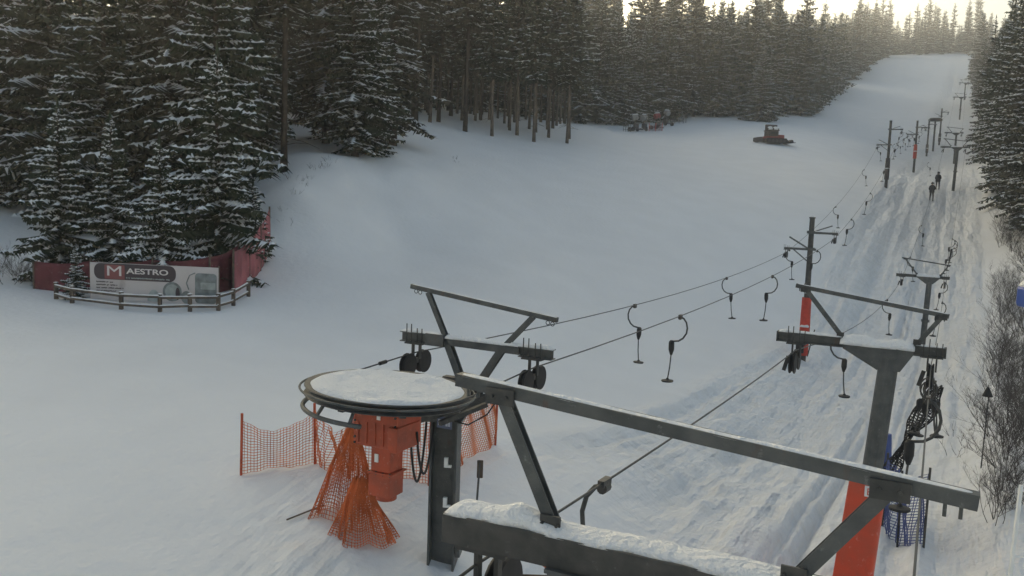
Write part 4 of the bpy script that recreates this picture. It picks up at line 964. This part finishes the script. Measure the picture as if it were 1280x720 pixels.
disc('picture_saw_disc', bx(790), bz(262), .32, .31, 'vgr', -.004, bn); disc('picture_saw_blade', bx(790), bz(262), .24, .24, 'vgr2', -.009, bn); disc('picture_saw_slot', bx(835), bz(275), .07, .2, 'vink', -.014, bn)
disc('picture_grinder', bx(905), bz(300), .18, .2, 'vgr', -.004, bn)
b = MB(); rrect(b, bx(975), bx(1150), bz(340), bz(110), -.004, .12); b.build('picture_machine', 'vgr', bn)
b = MB(); rrect(b, bx(1020), bx(1140), bz(232), bz(180), -.009, .03); b.build('picture_machine_front', 'vgr2', bn)
b = MB(); b.tube([(bx(975), -.008, bz(110)), (bx(930), -.008, bz(130)), (bx(905), -.008, bz(190)), (bx(925), -.008, bz(240))], .018, 6); b.build('picture_hose', 'vgr', bn)
for fx in (0, Wd):
    b = MB(); b.tube([(fx, .03, -.9), (fx, .03, Hb+.05)], .025, 8); b.build('banner_post', 'wood', bn)
# red cloth fence (behind banner, then turning uphill)
def cloth_fence(pts, hs, label, m, name='cloth_fence', postm='wood'):
    root = empty(name, pts[0]); tag(root, label, 'fence'); o0 = Vector(pts[0]); b = MB(); vs = []; fs = []; row = []
    for s_ in range(len(pts)-1):
        a, c = Vector(pts[s_]), Vector(pts[s_+1]); n_ = 14
        for i in range(n_+(s_ == len(pts)-2)):
            t = i/n_; p = a.lerp(c, t); h = hs[s_]*(1-t)+hs[s_+1]*t-.10*4*t*(1-t); d = (c-a).normalized(); nn = Vector((d.y, -d.x, 0))
            row.append((p, h, nn*(.05*math.sin(i*1.3+s_))))
    m_ = 6
    for (p, h, o_) in row:
        for j in range(m_+1):
            v = j/m_; vs.append(p-o0+Vector((0, 0, -.1+(h+.1)*v))+o_*math.sin(v*3.1)+Vector((0, 0, 0)))
    for i in range(len(row)-1):
        for j in range(m_): a = i*(m_+1)+j; fs.append((a, a+m_+1, a+m_+2, a+1))
    b.add(vs, fs); o = b.build('cloth', m, root, smooth=True); sm = o.modifiers.new('th', 'SOLIDIFY'); sm.thickness = .012
    for p, h in zip(pts, hs):
        q = Vector(p)-o0; bb = MB(); bb.tube([q-Vector((0, 0, .3)), q+Vector((0, 0, h+.08))], .035, 8); bb.build('fence_post', postm, root)
cf = [gat(40, 29.5), gat(112, 29.2), gat(190, 29.0), gat(262, 29.2), gat(298, 30.5)]
cloth_fence(cf, [.95, 1.1, 1.2, 1.3, 1.5], 'dark red cloth fence behind the banner, overhung by snowy spruce branches', 'redcloth')
cf = [gat(292, 29.6), gat(312, 31.2), gat(326, 32.8), gat(337, 34.6)]
cloth_fence(cf, [1.45, 1.6, 1.7, 1.75], 'faded red cloth fence climbing the bank at the right of the banner', 'pinkcloth')
rf = empty('rail_fence', gat(70, 27.6)); tag(rf, 'low brown wooden rail fence with snow on its rails in front of the banner', 'fence'); o0 = rf.location
rp_ = [gat(68, 28.2), gat(88, 27.6), gat(150, 26.9), gat(199, 26.7), gat(237, 26.9), gat(273, 27.3), gat(292, 28.2), gat(311, 29.6)]
for i, p in enumerate(rp_):
    q = p-o0; b = MB(); b.box(q+Vector((0, 0, .17)), (.11, .11, .75)); pst = b.build('fence_post', 'wood', rf, bevel=.01)
    b = MB(); b.cap(q+Vector((-.06, 0, .545)), q+Vector((.06, 0, .545)), .11, .03, i); b.build('post_snow', 'cap', pst, smooth=True)
for a, c in zip(rp_[:-1], rp_[1:]):
    for hz_ in (.16, .44):
        a1, c1 = a-o0+Vector((0, -.08, hz_)), c-o0+Vector((0, -.08, hz_+rnd.uniform(-.03, .03))); b = MB(); b.beam(a1, c1, .05, .075); rl = b.build('rail', 'wood', rf)
        b = MB(); b.cap(a1+Vector((0, 0, .037)), c1+Vector((0, 0, .037)), .06, .03, 3); b.build('rail_snow', 'cap', rl, smooth=True)

# ------------------------------------------------------------------ snow groomer
gq = gat(962, 111); gm = empty('snow_groomer', gq, R(8)); gm.scale = (.72, .72, .78); tag(gm, 'dark snow groomer with two white snow domes on its cab parked on the flat', 'snow groomer')
for sy in (-1.05, 1.05):
    b = MB(); b.tube([(-1.9, sy, .45), (-1.5, sy, .1), (1.4, sy, .1), (1.9, sy, .45), (1.6, sy, .8), (-1.6, sy, .8), (-1.9, sy, .45)], .13, 8); 
    tr = MB(); n_ = 20; pts = [(-1.95,.45),(-1.75,.15),(-1.4,.0),(1.4,.0),(1.75,.15),(1.95,.5),(1.7,.8),(-1.7,.8)]
    N = len(pts); tr.add([(x, sy-.42, z) for x, z in pts]+[(x, sy+.42, z) for x, z in pts], [tuple(range(N)), tuple(range(N, 2*N))[::-1]]+[(i, (i+1) % N, (i+1) % N+N, i+N) for i in range(N)])
    t_ = tr.build('track', 'black', gm)
    for k in range(5):
        wb = MB(); wb.cyl((-1.4+k*.7, sy-.44, .4), (-1.4+k*.7, sy+.44, .4), .25, 14); wb.build('track_wheel', 'machine', t_)
b = MB(); b.box((0, 0, .95), (3.3, 1.3, .35)); b.box((.9, 0, 1.2), (1.3, 1.7, .35)); b.box((0, -.68, 1.0), (3.0, .04, .3)); b.build('body', 'machred', gm, bevel=.05)
b = MB(); b.box((-.45, 0, 1.55), (1.7, 2.2, .75)); b.box((-.45, 0, 2.02), (1.9, 2.5, .16)); cb = b.build('cab', 'machine', gm, bevel=.08)
b = MB(); b.box((-.45, -1.115, 1.62), (1.3, .02, .5)); b.build('cab_window', 'glass', cb)
b = MB(); b.box((-.45, .25, 2.5), (2.0, .5, .95)); b.box((-.45, -.3, 2.2), (.16, 1.0, .35)); b.box((-1.42, -.3, 2.2), (.06, 1.0, .35)); b.box((.52, -.3, 2.2), (.06, 1.0, .35)); b.build('roof_rack', 'machine', gm)
for dx in (-.95, .05):
    b = MB(); b.lathe([(.38, 2.1), (.44, 2.25), (.42, 2.45), (.30, 2.62), (.02, 2.68)], (dx, -.45, 0), 18); b.build('white_dome', 'domew', gm, smooth=True)
b = MB()
for k in range(7):
    a = R(-50+100*k/6); b.box((-2.75-.25*math.cos(a), 1.7*math.sin(a)/math.sin(R(50))*.95, .5), (.14, .62, .8), Matrix.Rotation(-a*.3, 3, 'Z'))
b.box((-2.3, .6, .5), (.9, .12, .12)); b.box((-2.3, -.6, .5), (.9, .12, .12)); b.build('blade', 'machine', gm)
b = MB(); b.cyl((2.6, -1.7, .35), (2.6, 1.7, .35), .28, 14); b.beam((1.8, -.5, .6), (2.6, -.5, .45), .12, .12); b.beam((1.8, .5, .6), (2.6, .5, .45), .12, .12); b.box((3.0, 0, .2), (.6, 3.4, .08)); b.build('tiller', 'machine', gm)

# ------------------------------------------------------------------ snow guns
def snow_gun(px, y, rz, label, red=False):
    q = gat(px, y); r = empty('snow_gun', q, rz); tag(r, label, 'snow gun', 'snow guns parked at the forest edge')
    b = MB(); rot_ = Matrix.Rotation(R(72), 3, 'Y'); b.lathe([(.30, -.45), (.42, -.40), (.40, .0), (.36, .35), (.33, .42)], (0, 0, 2.05), 18, rot_); br = b.build('barrel', 'ylw' if not red else 'machred', r)
    b = MB(); b.lathe([(.26, .40), (.30, .45), (.30, .50), (.24, .50)], (0, 0, 2.05), 18, rot_); b.build('nozzle_ring', 'black', br)
    b = MB(); b.cap((-.4, 0, 2.40), (.4, 0, 2.50), .5, .14, 2); b.build('snow_cap', 'cap', br, smooth=True)
    b = MB(); b.tube([(0, 0, .4), (0, 0, 1.65)], .09, 10); b.beam((0, -.42, 1.65), (0, .42, 1.65), .06, .06); b.beam((0, -.42, 1.65), (0, -.42, 2.1), .05, .05, up=(1, 0, 0)); b.beam((0, .42, 1.65), (0, .42, 2.1), .05, .05, up=(1, 0, 0)); b.build('stand', 'machine', r)
    b = MB(); b.beam((-1.1, 0, .35), (1.3, 0, .35), .12, .12); b.beam((-.5, -.7, .35), (-.5, .7, .35), .1, .1); b.box((.2, .0, .85), (.7, .55, .7)); b.build('chassis', 'machine', r, bevel=.02)
    for sy in (-.75, .75):
        b = MB(); b.cyl((-.5, sy-.09, .33), (-.5, sy+.09, .33), .33, 16); b.build('wheel', 'black', r)
snow_gun(789, 131, .2, 'leftmost snow gun of the row beside a low metal barrier'); snow_gun(800, 132, .9, 'second snow gun from the left, with a dark body', )
snow_gun(816, 136, .4, 'red snow gun third in the row, behind red netting', True); snow_gun(828, 142, 2.2, 'rightmost snow gun of the row, farthest back')
def barrier(px0, px1, y, label, hgt=1.0):
    a, c = gat(px0, y), gat(px1, y); r = empty('barrier', a); tag(r, label, 'barrier'); d = c-a; b = MB()
    for hz_ in (.3, .65, hgt): b.beam(Vector((0, 0, hz_)), d+Vector((0, 0, hz_)), .06, .06)
    b.build('rails', 'machine', r)
    for k in range(4):
        b = MB(); p = d*(k/3); b.beam(p-Vector((0, 0, .2)), p+Vector((0, 0, hgt+.05)), .07, .07, up=(0, 1, 0)); b.build('post', 'machine', r)
barrier(775, 784, 130, 'short metal barrier at the left end of the snow guns', 1.1); barrier(833, 849, 146, 'low metal barrier right of the snow guns', .8)
net_fence([gat(807, 133), gat(815, 132.5), gat(823, 133)], 1.1, 'small red net around the third snow gun', 'redcloth', 'redpad', cell=.15, th=.05, postr=.05)
q = gat(852, 147); b = MB(); b.tube([(0, 0, -.2), (0, 0, 1.2)], .05, 8); b.box((0, 0, 1.0), (.5, .1, .5)); o = b.build('marker_sign', 'black', loc=q); tag(o, 'tiny dark square marker right of the low barrier', 'marker')

# ------------------------------------------------------------------ skiers
def skier(p, rz, label, poles, hood, seed):
    root = empty('person', p, rz); tag(root, label, 'person')
    J = dict(pel=(0,0,.94), sp1=(0,.01,1.10), sp2=(0,.0,1.28), ch=(0,-.01,1.42), nk=(0,0,1.53), hd=(0,.03,1.63), hd2=(0,.03,1.72),
      lh=(-.10,0,.88), lk=(-.12,.08,.50), la=(-.13,.0,.14), lt=(-.13,.16,.08), rh=(.10,0,.88), rk=(.13,.10,.50), ra=(.14,.02,.14), rt=(.14,.18,.08),
      ls=(-.19,0,1.43), le=(-.27,.03,1.17), lw=(-.20,.22,1.02), rs=(.19,0,1.43), re=(.27,.04,1.17), rw=(.16,.25,1.05))
    E = [('pel','sp1'),('sp1','sp2'),('sp2','ch'),('ch','nk'),('nk','hd'),('hd','hd2'),('pel','lh'),('lh','lk'),('lk','la'),('la','lt'),('pel','rh'),('rh','rk'),('rk','ra'),('ra','rt'),
         ('ch','ls'),('ls','le'),('le','lw'),('ch','rs'),('rs','re'),('re','rw')]
    RD = dict(pel=.15, sp1=.145, sp2=.155, ch=.15, nk=.06, hd=.095, hd2=.085, lh=.10, lk=.075, la=.055, lt=.045, rh=.10, rk=.075, ra=.055, rt=.045, ls=.075, le=.055, lw=.04, rs=.075, re=.055, rw=.04)
    for s_, wv in ((-1, 'lw'), (1, 'rw')):
        w0 = Vector(J[wv]); J[wv+'p'] = tuple(w0+Vector((0, .07, -.01))); RD[wv+'p'] = .035; E.append((wv, wv+'p'))
        for k in range(4):
            n1, n2 = wv+'f%d' % k, wv+'g%d' % k; J[n1] = tuple(w0+Vector(((k-1.5)*.022, .13, -.01))); J[n2] = tuple(w0+Vector(((k-1.5)*.02, .15, -.05+.004*k))); RD[n1] = .010; RD[n2] = .009; E += [(wv+'p', n1), (n1, n2)]
        n1 = wv+'t'; J[n1] = tuple(w0+Vector((-s_*.05, .09, -.015))); RD[n1] = .011; E.append((wv+'p', n1))
    ks = list(J); me = bpy.data.meshes.new('body'); me.from_pydata([J[k] for k in ks], [(ks.index(a), ks.index(b_)) for a, b_ in E], [])
    o = bpy.data.objects.new('body', me); COL.objects.link(o)
    sk = o.modifiers.new('skin', 'SKIN'); sl_ = me.skin_vertices[0].data
    for i, k in enumerate(ks): sl_[i].radius = (RD[k], RD[k]*(.85 if k in ('sp1','sp2','ch','pel') else 1)); sl_[i].use_root = (k == 'pel')
    ss_ = o.modifiers.new('sub', 'SUBSURF'); ss_.levels = 2
    bpy.context.view_layer.update()
    m2 = bpy.data.meshes.new_from_object(o.evaluated_get(bpy.context.evaluated_depsgraph_get())); bpy.data.objects.remove(o)
    m2.materials.clear(); [m2.materials.append(M[x]) for x in ('jacket', 'trous', 'skin')]
    for pg in m2.polygons: z = pg.center.z; pg.material_index = 0 if .86 < z < 1.57 else (1 if z < .9 else 2); pg.use_smooth = True
    bo = bpy.data.objects.new('body', m2); COL.objects.link(bo); bo.parent = root
    b = MB(); b.lathe([(.13, 1.62), (.135, 1.68), (.12, 1.76), (.08, 1.82), (.02, 1.845)], (0, .01, 0), 18); b.build('helmet', 'helmet', root, smooth=True)
    b = MB(); b.lathe([(.012, .0), (.02, .015), (.008, .04)], (0, .125, 1.62), 8); b.box((-.035, .118, 1.665), (.03, .01, .014)); b.box((.035, .118, 1.665), (.03, .01, .014)); b.box((0, .118, 1.585), (.05, .01, .01)); b.build('face', 'skin', root)
    b = MB(); b.lathe([(.19, .80), (.21, .95), (.19, 1.10), (.20, 1.30), (.16, 1.46), (.09, 1.56)], (0, 0, 0), 20)
    for i, v in enumerate(b.v): b.v[i] = (v[0]*1.12, v[1]*.82, v[2])
    b.build('jacket', 'jacket', root, smooth=True)
    for sx in (-.13, .14):
        b = MB(); b.box((sx, .06, .06), (.10, .30, .16)); b.build('ski_boot', 'black', root, bevel=.02)
        b = MB(); b.tube([(sx, -.75, -.0), (sx, .85, -.0), (sx, 1.0, .09)], .03, 6)
        for i, v in enumerate(b.v): b.v[i] = (sx+(v[0]-sx)*1.2, v[1], v[2]*.4+.01 if v[2] < .05 else v[2])
        b.build('ski', 'ski', root)
    if poles:
        b = MB(); b.tube([(-.2, .34, 1.05), (-.35, -.3, .1)], .01, 6); b.build('ski_pole', 'black', root)
q = gat(1164, 86); skier(q, RZ, 'nearer of two skiers in dark clothes towed up the track, seen from behind', False, False, 1)
q = gat(1170.5, 90.5); skier(q, RZ, 'farther of two skiers in dark clothes, up the track and to the right', True, True, 2)
hanger(P(1161, 203, 93), -1, 'hanger towing the farther skier, arching over the nearer one')
